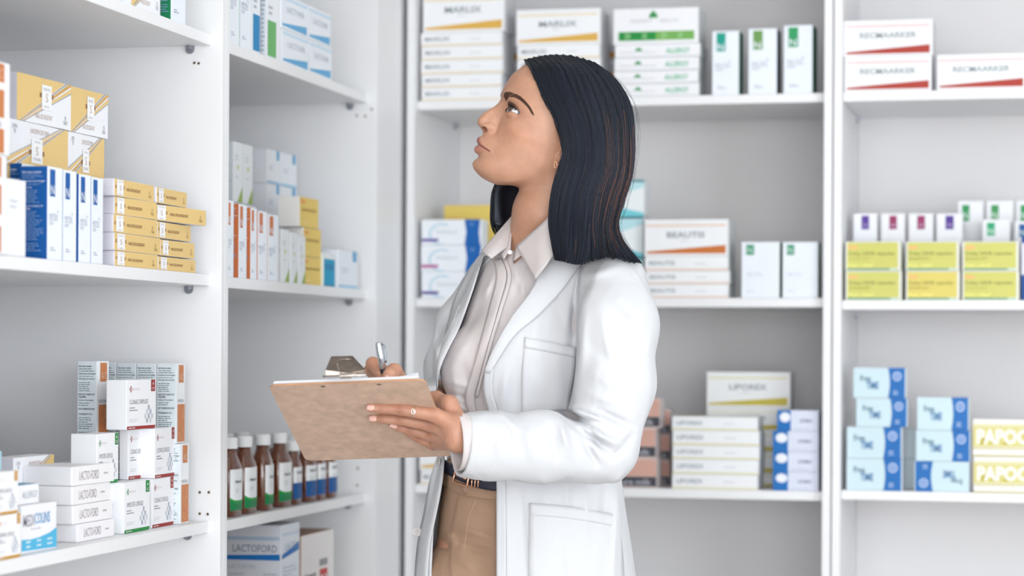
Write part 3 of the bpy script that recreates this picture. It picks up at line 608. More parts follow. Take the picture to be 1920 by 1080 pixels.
for i, (a, b, vt, ins, c) in enumerate(((1796, 1844, 375, .19, (50, 150, 90)), (1850, 1900, 375, .19, (60, 150, 84)), (1906, 1950, 375, .19, (50, 150, 90)), (1842, 1894, 411, .12, (44, 170, 120)), (1903, 1950, 414, .12, (24, 90, 160)))):
    hh_ = (564-vt)*on_y(a, 480, YB+ins)[1]/F; t = .025/hh_*1.0
    k = ({'all': (240, 241, 245)}, [R('front', .16, .80, .45, .96, c), T('front', 'N', .2, .82, .4, .89, (214, 236, 224), .01)])
    bbox_(k, a, b, 420, zm, hh_, .045, ['tall white carton with green square, first of the rear three at upper right', 'tall white carton with green square, second of the rear three', 'tall white carton at the right edge of the rear row', 'tall white carton with bright green square standing in front of the rear three', 'white carton with blue patch at the right edge behind the lime cartons'][i], 'white cartons behind the lime ones', inset=ins)
fk = k_free()
stack([fk]*4, [1587, 1588, 1605, 1600], [1692, 1692, 1702, 1699], [917, 857, 798, 744, 687], zl, .06, 'light blue carton with dark blue end, %s of the left stack at lower right', 'light blue cartons', yaws=[0, -1, 0, 0])
stack([fk]*3, [1714, 1717, 1718], [1818, 1820, 1816], [919, 862, 804, 742], zl, .06, 'light blue carton with dark blue end, %s of the right stack at lower right', 'light blue cartons', invs=[1, 0, 0], yaws=[0, 0, 3])
stack([({'all': (206, 220, 226)}, [])]*2, [1640]*2, [1722]*2, [914, 857, 800], zl, .05, 'pale blue carton, %s, seen in the gap between the two light blue stacks', 'pale cartons behind', inset=.1)
stack([k_papo()]*2, [1825, 1824], [1990]*2, [924, 856, 786], zl, .08, 'white carton with mustard yellow letters, %s one at the lower right corner', 'white and mustard cartons')
# ------------------------------------------------------------------ the woman: frame, fields
DP = 4.05
prt = P(1010, 662, DP); ROOT = empty('person', (prt.x, prt.y, 0), TH)
tag(ROOT, 'young woman in open white lab coat looking up at the shelf, holding a brown clipboard', 'person')
RI = Matrix.Rotation(-TH, 3, 'Z'); OR = Vector((prt.x, prt.y, 0))
def W(u, v, D): return RI @ (P(u, v, D)-OR)           # local: x image right, y away, z up
def Wn(u, v, D): return np.array(W(u, v, D))
def surfnets(fn, lo, hi, h, chunk=40):
    lo = np.array(lo, float); hi = np.array(hi, float); n = np.ceil((hi-lo)/h).astype(int)+1
    xs = lo[0]+np.arange(n[0])*h; ys = lo[1]+np.arange(n[1])*h; zs = lo[2]+np.arange(n[2])*h
    B_ = 8; nb = -(-n//B_); cx_ = [lo[q]+(np.arange(nb[q])*B_+(B_-1)/2)*h for q in range(3)]
    CX, CY, CZ = np.meshgrid(*cx_, indexing='ij'); fc = np.asarray(fn(CX.ravel(), CY.ravel(), CZ.ravel())).reshape(CX.shape)
    Fd = np.repeat(np.repeat(np.repeat(fc, B_, 0), B_, 1), B_, 2)[:n[0], :n[1], :n[2]].astype(np.float32)
    act_ = np.argwhere(np.abs(fc) < B_*h*1.75); oi = np.indices((B_, B_, B_)).reshape(3, -1).T
    for k in range(0, len(act_), 400):
        ii = (act_[k:k+400, None, :]*B_+oi[None]).reshape(-1, 3); ii = ii[(ii < n).all(1)]
        Fd[tuple(ii.T)] = fn(lo[0]+ii[:, 0]*h, lo[1]+ii[:, 1]*h, lo[2]+ii[:, 2]*h)
    S = Fd < 0
    c = np.zeros(tuple(n-1), np.int8)
    for a in (0, 1):
        for b in (0, 1):
            for d in (0, 1): c += S[a:n[0]-1+a, b:n[1]-1+b, d:n[2]-1+d]
    act = (c > 0) & (c < 8); idx = -np.ones(act.shape, np.int64); I = np.argwhere(act); idx[act] = np.arange(len(I))
    acc = np.zeros((len(I), 3)); cnt = np.zeros(len(I))
    i0, i1, i2 = I.T
    for ax in range(3):
        o1, o2 = [q for q in range(3) if q != ax]
        for a in (0, 1):
            for b in (0, 1):
                off = np.zeros(3, int); off[o1] = a; off[o2] = b; off2 = off.copy(); off2[ax] = 1
                f0 = Fd[i0+off[0], i1+off[1], i2+off[2]]; f1 = Fd[i0+off2[0], i1+off2[1], i2+off2[2]]
                m = (f0 < 0) != (f1 < 0); t = np.where(m, f0/np.where(m, f0-f1, 1), 0)
                pt = np.tile(off.astype(float), (len(I), 1)); pt[:, ax] += t
                acc[m] += pt[m]; cnt[m] += 1
    V = lo+(I+acc/cnt[:, None])*h
    Q = []
    for ax in range(3):
        o1, o2 = [(1, 2), (2, 0), (0, 1)][ax]
        sl0 = [slice(1, None)]*3; sl0[ax] = slice(0, n[ax]-1)
        A = S[tuple(slice(0, n[q]-1) if q == ax else slice(1, n[q]-1) for q in range(3))]
        B = S[tuple(slice(1, n[q]) if q == ax else slice(1, n[q]-1) for q in range(3))]
        E = np.argwhere(A != B)
        if not len(E): continue
        flip = A[tuple(E.T)]
        base = E.copy()
        for q in range(3):
            if q != ax: base[:, q] += 1
        def cell(d1, d2):
            p = base.copy(); p[:, o1] -= d1; p[:, o2] -= d2; return idx[tuple(p.T)]
        q = np.stack([cell(1, 1), cell(0, 1), cell(0, 0), cell(1, 0)], 1); q[~flip] = q[~flip][:, ::-1]; Q.append(q)
    return V, np.concatenate(Q)
def biggest(V, Q):
    lab = np.arange(len(V))
    while True:
        m = lab[Q].min(1); new = lab.copy()
        for k in range(4): np.minimum.at(new, Q[:, k], m)
        new = new[new]
        if (new == lab).all(): break
        lab = new
    u, c = np.unique(lab, return_counts=True); keep = lab == u[c.argmax()]; idx = np.cumsum(keep)-1; q_ = Q[keep[Q[:, 0]]]; return V[keep], idx[q_]
def np_mesh(name, V, Q, mats, parent, mi=None, col=None, smooth=True):
    me = bpy.data.meshes.new(name); nf = len(Q); k = Q.shape[1]
    me.vertices.add(len(V)); me.vertices.foreach_set('co', np.asarray(V, np.float32).ravel())
    me.loops.add(nf*k); me.loops.foreach_set('vertex_index', Q.astype(np.int32).ravel())
    me.polygons.add(nf); me.polygons.foreach_set('loop_start', np.arange(nf, dtype=np.int32)*k)
    try: me.polygons.foreach_set('loop_total', np.full(nf, k, np.int32))
    except Exception: pass
    for m in mats: me.materials.append(m)
    if mi is not None: me.polygons.foreach_set('material_index', np.asarray(mi, np.int32))
    me.polygons.foreach_set('use_smooth', np.full(nf, smooth))
    if col is not None:
        ca = me.color_attributes.new('Col', 'FLOAT_COLOR', 'POINT'); ca.data.foreach_set('color', np.asarray(col, np.float32).ravel())
    me.update(calc_edges=True); me.validate()
    o = bpy.data.objects.new(name, me); COL.objects.link(o)
    if parent is not None: o.parent = parent
    return o
def smin(a, b, k):
    h = np.clip(.5+.5*(b-a)/k, 0, 1); return b*(1-h)+a*h-k*h*(1-h)
def smax(a, b, k): return -smin(-a, -b, k)
def capsule(X, Y, Z, a, b, ra, rb):
    a = np.array(a); b = np.array(b); d = b-a; L2 = d@d
    t = np.clip(((X-a[0])*d[0]+(Y-a[1])*d[1]+(Z-a[2])*d[2])/L2, 0, 1)
    return np.sqrt((X-a[0]-t*d[0])**2+(Y-a[1]-t*d[1])**2+(Z-a[2]-t*d[2])**2)-(ra+(rb-ra)*t)
def ellips(X, Y, Z, c, r):
    k0 = np.sqrt(((X-c[0])/r[0])**2+((Y-c[1])/r[1])**2+((Z-c[2])/r[2])**2)
    k1 = np.sqrt(((X-c[0])/r[0]**2)**2+((Y-c[1])/r[1]**2)**2+((Z-c[2])/r[2]**2)**2)+1e-9
    return k0*(k0-1)/k1
def chain(X, Y, Z, pts, k):
    r = None
    for (a, ra), (b, rb) in zip(pts, pts[1:]):
        c = capsule(X, Y, Z, a, b, ra, rb); r = c if r is None else smin(r, c, k)
    return r
def noise3(X, Y, Z, s, seed=0):
    rr = np.random.default_rng(seed); r = 0
    for i in range(6):
        d = rr.normal(size=3)*s; r = r+np.sin(X*d[0]+Y*d[1]+Z*d[2]+rr.uniform(0, 6.28))
    return r/6
# ------------------------------------------------------------------ head (mm, X forward, Y her left, Z up)
tilt, psi = math.radians(25), math.radians(10.5)
DH = 4.0
HO = Wn(1032, 231, DH)
fw = np.array([-math.cos(tilt)*math.cos(psi), -math.sin(psi), math.sin(tilt)*math.cos(psi)])
up0 = np.array([math.sin(tilt), 0, math.cos(tilt)]); up = up0-fw*(up0@fw); up /= np.linalg.norm(up); lf = np.cross(up, fw)
HM = np.stack([fw, lf, up])      # rows
def to_head(X, Y, Z):
    x, y, z = (X-HO[0])*1000, (Y-HO[1])*1000, (Z-HO[2])*1000
    return (HM[0, 0]*x+HM[0, 1]*y+HM[0, 2]*z, HM[1, 0]*x+HM[1, 1]*y+HM[1, 2]*z, HM[2, 0]*x+HM[2, 1]*y+HM[2, 2]*z)
def from_head(p): p = np.asarray(p, float)/1000; return HO+p@HM
ZT = np.array([-140, -134, -128, -120, -110, -101, -95, -86, -78, -70, -62, -55, -40, -25, -8, 5, 15, 24, 45, 70, 85, 95, 100.])
AT = np.array([60, 74, 85.5, 90, 90, 87, 84.5, 83, 83.5, 84, 84.5, 84.5, 84, 85, 91, 96, 98.8, 98.5, 96, 84, 58, 22, 5.])
BT = np.array([44, 34, 22, 4, -12, -23, -28, -37, -45, -52, -61, -70, -84, -92, -97, -99, -100, -100, -98, -86, -66, -40, -20.])
WT = np.array([6, 21, 33, 42, 48.5, 52.5, 55, 58, 60.5, 62.5, 64.5, 66, 69, 71, 72.5, 73, 73, 73.5, 72, 60, 42, 20, 4.])
XW = np.array([54, 46, 36, 24, 14, 8, 6, 4, 3, 2, 1, 0, 0, 0, 0, 0, 0, 0, 0, 0, -5, -10, -10.])
def _sm(t, w=7):
    z = np.arange(-141, 102, .5); v = np.interp(z, ZT, t); k = np.hanning(2*w+3); k /= k.sum(); return np.convolve(np.pad(v, w+1, mode='edge'), k, 'valid')
ZG = np.arange(-141, 102, .5); AT, BT, WT, XW = _sm(AT, 9), _sm(BT, 14), _sm(WT, 14), _sm(XW, 14); ZT = ZG
EYE = {1: (70, 32.5, -14), -1: (70, -32.5, -14)}; ER = 12.0
def lip_arc(X, Ya, Z, c, corner, rc, re, lift=0):
    t = np.clip(Ya/corner[1], 0, 1.25); cx = c[0]+(corner[0]-c[0])*t**1.9; cz = c[2]+(corner[2]-c[2])*t**1.5+lift*np.exp(-((t-.22)/.15)**2)
    r = rc+(re-rc)*np.clip(t, 0, 1)**1.4; over = np.maximum(Ya-corner[1], 0)
    return np.sqrt((X-cx)**2+((Z-cz)*1.0)**2+over**2)-r
def head_field(X, Y, Z):
    Ya = np.abs(Y)
    A = np.interp(Z, ZT, AT); B = np.interp(Z, ZT, BT); Wd = np.interp(Z, ZT, WT); xw = np.interp(Z, ZT, XW)
    dx = X-xw; a = np.where(dx > 0, np.maximum(A-xw, 4), np.maximum(xw-B, 4)); n = np.where(dx > 0, np.interp(Z, [-60, -10, 40], [2.12, 1.95, 1.95]), 2.1)
    q = (np.abs(dx/a)**n+(Ya/Wd)**n)**(1/n); F_ = (q-1)*np.minimum(a, Wd)*.9
    F_ = np.maximum(F_, Z-97)
    F_ = smax(F_, -136-Z+0*X, 6)
    g = lambda y0, z0, sy, sz: np.exp(-((Ya-y0)/sy)**2-((Z-z0)/sz)**2)*np.clip((X-5)/30, 0, 1)
    F_ = F_+6.5*g(31, -14, 15, 11)-2.5*g(26, 9, 18, 7)-3.2*g(50, -42, 16, 13)+1.5*g(44, -72, 14, 18)+1.5*g(0, -107, 14, 4)-1.5*g(0, -121, 13, 8)+1.0*g(18, -64, 6, 12)
    nose = chain(X, Ya, Z, [((86, 0, -5), 6.5), ((98.6, 0, -29), 7.2), ((103.5, 0, -40), 8.6), ((106, 0, -49), 9.9)], 5)
    nose = smin(nose, capsule(X, Ya, Z, (104, 0, -54), (96, 0, -60), 5.5, 5), 3)
    nose = smin(nose, chain(X, Ya*.85, Z, [((84, 0, -8), 7), ((88, 0, -26), 9.5), ((92, 0, -42), 11), ((91, 0, -52), 11.5)], 5), 5)
    F_ = smin(F_, nose, 9)
    F_ = smin(F_, ellips(X, Ya, Z, (91.5, 12.5, -52.5), (9.5, 5.8, 7)), 4)
    F_ = smin(F_, ellips(X, Ya, Z, (97.5, 8.6, -54.5), (9.5, 6.6, 7)), 3)
    F_ = smax(F_, -ellips(X, Ya, Z, (100.2, 10.2, -61), (5.2, 6.2, 5.4)), .8)
    F_ = smin(F_, ellips(X, Ya, Z, (71, 0, -80), (28, 27, 25)), 9)
    # lips
    up_l = lip_arc(X, Ya, Z, (96.8, 0, -79.6), (74, 28.5, -90.5), 6.2, 2.2, 1.2)
    lo_l = lip_arc(X, Ya, Z, (93.2, 0, -95.2), (74, 28, -91.5), 7.2, 2.2)
    F_ = smin(F_, up_l, 4); F_ = smin(F_, lo_l, 3.2)
    t = np.clip(Ya/26, 0, 1); lx = 99-20*t**1.9; gz = -86.5-4.6*t**1.3
    F_ = F_+2.2*np.exp(-((Z-gz)/1.25)**2)*(Ya < 29.5)*(X > 60)*np.clip((29.5-Ya)/4, 0, 1)
    # eyelids
    for c in (EYE[1],):
        d = np.sqrt((X-c[0])**2+(Ya-c[1])**2+(Z-c[2])**2)
        F_ = smin(F_, d-(ER+1.4+.3*np.clip((Z-c[2])/4, -1, 1)), 2.5)
        F_ = F_-1.0*np.exp(-((d-ER-2.2)/2)**2)*np.exp(-((Z-c[2]-8)/3.)**2)*0
        # crease of the upper lid
        zc = c[2]+11.6-.026*(Ya-c[1])**2
        F_ = F_+2.2*np.exp(-((Z-zc)/1.1)**2-((Ya-c[1])/13)**4)*(X > 45)
        yy = Ya-c[1]; s_ = 15.0; e = np.clip(1-(yy/s_)**2, 0, 1)
        zt = c[2]-.5+8.6*e**.8+.10*yy; zb = c[2]-1.2-3.0*e+.12*yy
        op = np.maximum(np.maximum(Z-zt, zb-Z), np.abs(yy)-s_)
        op = np.maximum(op, 60-X)
        F_ = smax(F_, -np.maximum(op, -(d-ER+.6)+0*d-50), .5)
        F_ = np.minimum(F_, d-(ER-1.2))
    # ear
    ex = -14-.2*(Z+30); ear = ellips(X, Ya, Z, (-34, 72, -24), (15, 5.5, 27)); ear = smax(ear, -ellips(X, Ya, Z, (-32, 78, -20), (9, 5, 16)), 2)
    F_ = smin(F_, ear, 3)
    F_ = smin(F_, ellips(X, Ya, Z, (-32, 68.5, -50), (7.5, 4.5, 10)), 3)
    return F_
nk = [(Wn(1046, 318, 4.0), .048), (Wn(1020, 400, 4.01), .0505), (Wn(1010, 470, 4.04), .055), (Wn(1010, 520, 4.06), .066)]
def head_neck(X, Y, Z):
    hx, hy, hz_ = to_head(X, Y, Z)
    f = head_field(hx, hy, hz_)/1000
    n_ = chain(X, Y, Z, nk, .02)
    a = Wn(1062, 330, 3.965); b = Wn(992, 470, 4.0)
    n_ = smin(n_, capsule(X, Y, Z, a, b, .010, .008), .02)        # neck muscle
    n_ = smax(n_, Wn(1000, 540, 4)[2]-Z, .004)
    return smin(f, n_, .024)
lo = Wn(868, 545, 4.0); hi = Wn(1165, 85, 4.0)
Vh, Qh = surfnets(head_neck, (lo[0], HO[1]-.10, lo[2]), (hi[0], HO[1]+.12, hi[2]), .0011)
# two passes of light smoothing
def relax(V, Q, it=1, f=.5):
    E = np.concatenate([Q[:, [0, 1]], Q[:, [1, 2]], Q[:, [2, 3]], Q[:, [3, 0]]])
    for _ in range(it):
        s = np.zeros_like(V); c = np.zeros(len(V)); np.add.at(s, E[:, 0], V[E[:, 1]]); np.add.at(s, E[:, 1], V[E[:, 0]]); np.add.at(c, E[:, 0], 1); np.add.at(c, E[:, 1], 1)
        V = V+f*(s/c[:, None]-V)
    return V
Vh = relax(Vh, Qh, 1, .4)
SK = np.array(lin((193, 144, 118))); LP = np.array(lin((170, 108, 102))); DKS = np.array(lin((150, 100, 76)))
hx, hy, hz_ = to_head(Vh[:, 0], Vh[:, 1], Vh[:, 2]); ya = np.abs(hy)
colh = np.tile(SK, (len(Vh), 1))
def blend(col, m, c): return col*(1-m[:, None])+np.array(c)*m[:, None]
ul = lip_arc(hx, ya, hz_, (97, 0, -80.2), (74, 28.5, -90.5), 6.2, 2.2, 1.2); ll = lip_arc(hx, ya, hz_, (93.2, 0, -94.6), (74, 28, -91.5), 7.0, 2.2)
ml = np.clip((1.0-np.minimum(ul, ll))/1.2, 0, 1)*(hx > 60)*(ya < 29.5)
colh = blend(colh, ml, LP)
colh = blend(colh, .25*np.exp(-((ya-55)/16)**2-((hz_+45)/14)**2)*(hx > 10), lin((214, 140, 108)))
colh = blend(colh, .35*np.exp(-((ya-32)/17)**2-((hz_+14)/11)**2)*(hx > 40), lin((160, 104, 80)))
yy_ = ya-32.5; e_ = np.clip(1-(yy_/15)**2, 0, 1); zl_ = EYE[1][2]-.5+8.6*e_**.8+.10*yy_; zb_ = EYE[1][2]-1.2-3.0*e_+.12*yy_
colh = blend(colh, np.clip(2.2-np.abs(hz_-zl_-.7), 0, 1)*(np.abs(yy_) < 16)*(hx > 50), lin((34, 22, 20)))
colh = blend(colh, .85*np.clip(1.3-np.abs(hz_-zb_+.5), 0, 1)*(np.abs(yy_) < 15)*(hx > 50), lin((70, 42, 36)))
zc_ = EYE[1][2]+11.6-.026*yy_**2; colh = blend(colh, .75*np.exp(-((hz_-zc_)/.8)**2-(yy_/14)**6)*(hx > 45), lin((92, 54, 42)))  # shade of the lid crease painted into the skin colour
nd_ = ellips(hx, ya, hz_, (100.2, 10.2, -61), (5.2, 6.2, 5.4)); colh = blend(colh, np.clip(1.0-np.abs(nd_)*.8, 0, 1)*(ya > 3.5), lin((120, 72, 58)))  # nostril skin painted dark red-brown to deepen the shade inside
gz_ = -86.5-4.6*np.clip(ya/26, 0, 1)**1.3; colh = blend(colh, .7*np.exp(-((hz_-gz_)/.9)**2)*(ya < 28.5)*(hx > 60), lin((104, 56, 54)))  # shadow line between the lips painted along the groove
# scalp under the hair takes the hair's dark tone
# ------------------------------------------------------------------ clipboard frame
bTL, bTR, bBL = P(503, 724, 3.70), P(797, 713, 3.66), P(568, 858, 3.91)
bx = (bTR-bTL); bw = bx.length; bx.normalize(); by = (bBL-bTL); by -= bx*by.dot(bx); bh = by.length+.0; by.normalize(); bn = bx.cross(by)  # bn: check side
if bn.dot(P(650, 780, 3.0)-bTL) > 0: bn = -bn                     # bn now points away from the camera = writing side
BM = Matrix((bx, by, bn)).transposed()
SHX = (bBL-bTL).dot(bx)
def BP(x, y, z): return bTL+bx*(x)+by*y+bn*z
clip_root = empty('clipboard', bTL); clip_root.rotation_euler = (0, 0, 0)
tag(clip_root, 'brown hardboard clipboard with a steel clip held in her left hand', 'clipboard')
def bl(x, y, z): return tuple(BP(x, y, z)-bTL)
M_BRD = mat('hardboard', (204, 174, 154), .55, noise=.17, nscale=55, bump=.15, bscale=500)
M_BRE = mat('hardboard_edge', (196, 146, 108), .7, noise=.1)
M_PAP = mat('paper', (244, 245, 249), .6)
M_ST = mat('clip_steel', (158, 144, 134), .22, metal=1, noise=.25, nscale=60)
M_ST2 = mat('rod_steel', (216, 206, 200), .22, metal=1)
def rrect(w_, h_, r, n=8):
    out = []
    for cx, cy, a0 in ((w_-r, r, -90), (w_-r, h_-r, 0), (r, h_-r, 90), (r, r, 180)):
        for i in range(n+1): a = math.radians(a0+90*i/n); out.append((cx+r*math.cos(a), cy+r*math.sin(a)))
    return out
def board_plate(name, w_, h_, r, z0, z1, m, me_, ox=0, oy=0, warp=None):
    mb = MB(); o = rrect(w_, h_, r); n = len(o)
    wz = warp or (lambda x, y: 0)
    A = [bl(x+ox+0, y+oy, z0+wz(x, y)) for x, y in o]; B = [bl(x+ox, y+oy, z1+wz(x, y)) for x, y in o]
    mb.poly(A, m); mb.poly(B[::-1], m)
    mb.add(A+B, [(i, (i+1) % n, n+(i+1) % n, n+i) for i in range(n)], me_)
    return mb.build(name, clip_root)
sk = lambda y: SHX*y/bh*0
board_plate('board', bw, bh+.012, .012, 0, .003, M_BRD, M_BRE)
for i in range(3):
    board_plate('paper_sheet', bw-.02, bh-.012, .001, .0036+i*.0007, .0041+i*.0007, M_PAP, M_PAP, .008+.001*i, -.003-.001*i)
# lifted corner of the top sheet
mb = MB(); g = []
for i in range(9):
    for j in range(5):
        x = bw-.012-.05+.05*i/8; y = -.002+.05*j/4; z = .0064+.007*(i/8)**2*(1-j/4)**1.5
        g.append(bl(x, y, z))
mb.add(g, [(i*5+j, i*5+j+1, (i+1)*5+j+1, (i+1)*5+j) for i in range(8) for j in range(4)], M_PAP); mb.build('curled_sheet', clip_root, True)
def tube(pts, r, m, name, parent, n=8, closed=False, rs=None, smooth=True):
    pts = [Vector(p) for p in pts]; N = len(pts); V = []; Fc = []
    t0 = None; up_ = None
    for i, p in enumerate(pts):
        a = pts[(i-1) % N] if (closed or i > 0) else p; b = pts[(i+1) % N] if (closed or i < N-1) else p
        t = (b-a).normalized()
        if up_ is None: up_ = t.orthogonal().normalized()
        up_ = (up_-t*up_.dot(t)).normalized(); s = t.cross(up_); rr = rs[i] if rs else r
        V += [p+up_*(rr*math.cos(2*math.pi*k/n))+s*(rr*math.sin(2*math.pi*k/n)) for k in range(n)]
    L_ = N if closed else N-1
    for i in range(L_):
        for k in range(n): Fc.append((i*n+k, i*n+(k+1) % n, ((i+1) % N)*n+(k+1) % n, ((i+1) % N)*n+k))
    if not closed: Fc += [tuple(range(n))[::-1], tuple(range((N-1)*n, N*n))]
    mb = MB(); mb.add(V, Fc, m)
    if name is None: return mb
    return mb.build(name, parent, smooth)
# clip: base plate on the writing side, folded lever plate standing off the edge, rod and spring
cx = bw*.485; hw = .036
mb = MB(); 
def plate(P4, th, m, mb):
    a, b, c, d = [Vector(p) for p in P4]; nn = (b-a).cross(d-a).normalized()*th; V = [a, b, c, d, a+nn, b+nn, c+nn, d+nn]
    mb.add(V, [(0, 1, 2, 3), (7, 6, 5, 4), (0, 4, 5, 1), (1, 5, 6, 2), (2, 6, 7, 3), (3, 7, 4, 0)], m)
plate([bl(cx-.05, .004, .0068), bl(cx+.05, .004, .0068), bl(cx+.042, .038, .0068), bl(cx-.042, .038, .0068)], .0009, M_ST, mb)
mb.build('clip_base', clip_root)
upv = RI.inverted() @ Vector((0, 0, 1)); edgeZ = Vector((0, 0, 1))
rodL = P(605, 706, 3.660)-bTL; rodR = P(687, 703, 3.650)-bTL
tube([rodL, rodR], .0017, M_ST2, 'hinge_rod', clip_root, 10)
LP4 = [P(610, 706, 3.668)-bTL, P(684, 703, 3.662)-bTL, P(684, 693, 3.664)-bTL, P(660, 667, 3.70)-bTL, P(621, 668, 3.70)-bTL, P(610, 694, 3.668)-bTL]
mb = MB(); nn = (LP4[1]-LP4[0]).cross(LP4[5]-LP4[0]).normalized()*.001; n = 6
mb.add(LP4+[p-nn for p in LP4], [tuple(range(n)), tuple(range(n, 2*n))[::-1]]+[(i, n+i, n+(i+1) % n, (i+1) % n) for i in range(n)], M_ST); mb.build('clip_lever', clip_root)
for a, b, c in ((0, 5, 4), (1, 2, 3)):   # side flanges bent back
    mb = MB(); back = Vector(P(650, 700, 3.70)-P(650, 700, 3.67)).normalized()
    q = [LP4[a], LP4[b], LP4[c], LP4[c]+back*.004, LP4[b]+back*.013, LP4[a]+back*.013]; s = (LP4[1]-LP4[0]).normalized()*.0009
    mb.add(q+[p+s for p in q], [tuple(range(6)), tuple(range(6, 12))[::-1]]+[(i, 6+i, 6+(i+1) % 6, (i+1) % 6) for i in range(6)], M_ST); mb.build('clip_flange', clip_root)
for k in range(5):                         # pressed ribs on the lever
    t = .30+.13*k; a = LP4[0].lerp(LP4[4], t)*.9+LP4[1].lerp(LP4[3], t)*.1; b = LP4[0].lerp(LP4[4], t)*.1+LP4[1].lerp(LP4[3], t)*.9
    tube([a, b], .0019, M_ST, 'pressed_rib', clip_root, 6)
mid = rodL.lerp(rodR, .52); ax = (rodR-rodL).normalized(); e1 = ax.orthogonal().normalized(); e2 = ax.cross(e1)
coil = [mid+ax*(-.009+.018*i/96)+e1*(.0040*math.cos(i*2*math.pi*9/96))+e2*(.0040*math.sin(i*2*math.pi*9/96)) for i in range(97)]
arm = P(632, 681, 3.655)-bTL
tube([arm]+coil, .00075, M_ST2, 'spring', clip_root, 6)
for u in (596, 706):
    c = Vector(P(u, 722, 3.66)); x = (c-bTL).dot(bx)
    mb = MB(); mb.poly([bl(x+.004*math.cos(a), .007+.0022*math.sin(a), -.0006) for a in [2*math.pi*i/14 for i in range(14)]][::-1], M_ST); mb.build('rivet', clip_root)
def D_board(u, v):
    r = ray(u, v); o = Vector((0, 0, HC)); return (bTL-o).dot(bn)/r.dot(bn)
# ------------------------------------------------------------------ hands
def q(u, v, D): return Wn(u, v, D)
def fin(pts): return [(q(u, v, D), r) for u, v, D, r in pts]
def onb(u, v, off): return D_board(u, v)-off
FN = [fin([(815, 778, onb(815, 778, .016), .0115), (752, 768, onb(752, 768, .011), .0092), (716, 766, onb(716, 766, .0095), .0080), (694, 765, onb(694, 765, .009), .0066)]),
      fin([(806, 796, onb(806, 796, .018), .0112), (750, 787, onb(750, 787, .012), .0088), (716, 785, onb(716, 785, .010), .0076), (699, 785, onb(699, 785, .009), .0064)]),
      fin([(806, 815, onb(806, 815, .019), .0108), (768, 806, onb(768, 806, .012), .0082), (746, 800, onb(746, 800, .008), .0070), (735, 797, onb(735, 797, .007), .0060)]),
      fin([(812, 832, onb(812, 832, .020), .0102), (784, 821, onb(784, 821, .013), .0078), (768, 812, onb(768, 812, .008), .0064), (760, 808, onb(760, 808, .007), .0056)])]
WR = (q(892, 826, 3.765), .0245)
def hand_near(X, Y, Z):
    pal = None
    for f, kx in zip(FN, ((828, 770), (822, 790), (820, 808), (826, 824))):
        c = chain(X, Y, Z, [f[0], (q(858, (kx[1]+820)/2+4, 3.752), .0175), WR], .012); pal = c if pal is None else smin(pal, c, .008)
    fs = None
    for f in FN:
        c = chain(X, Y, Z, f, .003); fs = c if fs is None else smin(fs, c, .0012)
    r = smin(pal, fs, .005)
    th = chain(X, Y, Z, [(q(862, 800, 3.765), .018), (q(842, 758, 3.775), .0140), (q(818, 747, 3.80), .0108), (q(792, 744, 3.805), .0088)], .008)
    r = smin(r, th, .009)
    r = smin(r, chain(X, Y, Z, [WR, (q(960, 838, 3.79), .031)], .01), .012)
    return r-.0004*noise3(X, Y, Z, 300, 3)
def rng3(pts, pad):
    A = np.array([p for p, r in pts]); return A.min(0)-pad, A.max(0)+pad
allp = [p for f in FN for p in f]+[WR, (q(792, 744, 3.805), 0), (q(900, 836, 3.77), 0)]
lo, hi = rng3(allp, .034); lo[0] = q(682, 760, 3.72)[0]-.004
Vn, Qn = surfnets(hand_near, lo, hi, .0012)
Vn = relax(Vn, Qn, 1, .4)
# right hand behind the top edge, holding the pen
RW = [(q(745, 716, 3.790), .0125), (q(768, 740, 3.83), .017), (q(786, 754, 3.88), .021), (q(798, 757, 3.94), .024)]
def hand_far(X, Y, Z):
    r = chain(X, Y, Z, RW, .012)
    r = smin(r, chain(X, Y, Z, [(q(764, 732, 3.84), .016), (q(786, 754, 3.88), .02)], .01), .012)
    idx = chain(X, Y, Z, [(q(752, 722, 3.835), .0120), (q(699, 682, 3.765), .0108), (q(712, 702, 3.745), .0092), (q(722, 716, 3.735), .0075)], .004)
    mid_ = chain(X, Y, Z, [(q(756, 730, 3.84), .0130), (q(694, 694, 3.785), .0098), (q(706, 712, 3.760), .0085), (q(717, 722, 3.745), .007)], .004)
    rin = chain(X, Y, Z, [(q(762, 738, 3.85), .0122), (q(712, 712, 3.81), .0095), (q(718, 724, 3.78), .0078)], .004)
    pin = chain(X, Y, Z, [(q(768, 746, 3.86), .0112), (q(728, 732, 3.83), .0088), (q(732, 732, 3.80), .0070)], .004)
    th = chain(X, Y, Z, [(q(762, 728, 3.80), .0135), (q(739, 696, 3.752), .0122), (q(731, 703, 3.735), .0110), (q(726, 708, 3.730), .0090)], .005)
    fs = smin(smin(smin(idx, mid_, .0012), rin, .0012), pin, .0012)
    r = smin(r, fs, .005); r = smin(r, th, .004)
    return r
lo, hi = rng3([(q(690, 675, 3.74), 0), (q(735, 740, 3.73), 0), RW[-1], RW[0]], .022)
Vf, Qf = surfnets(hand_far, lo, hi, .0013); Vf = relax(Vf, Qf, 1, .4)
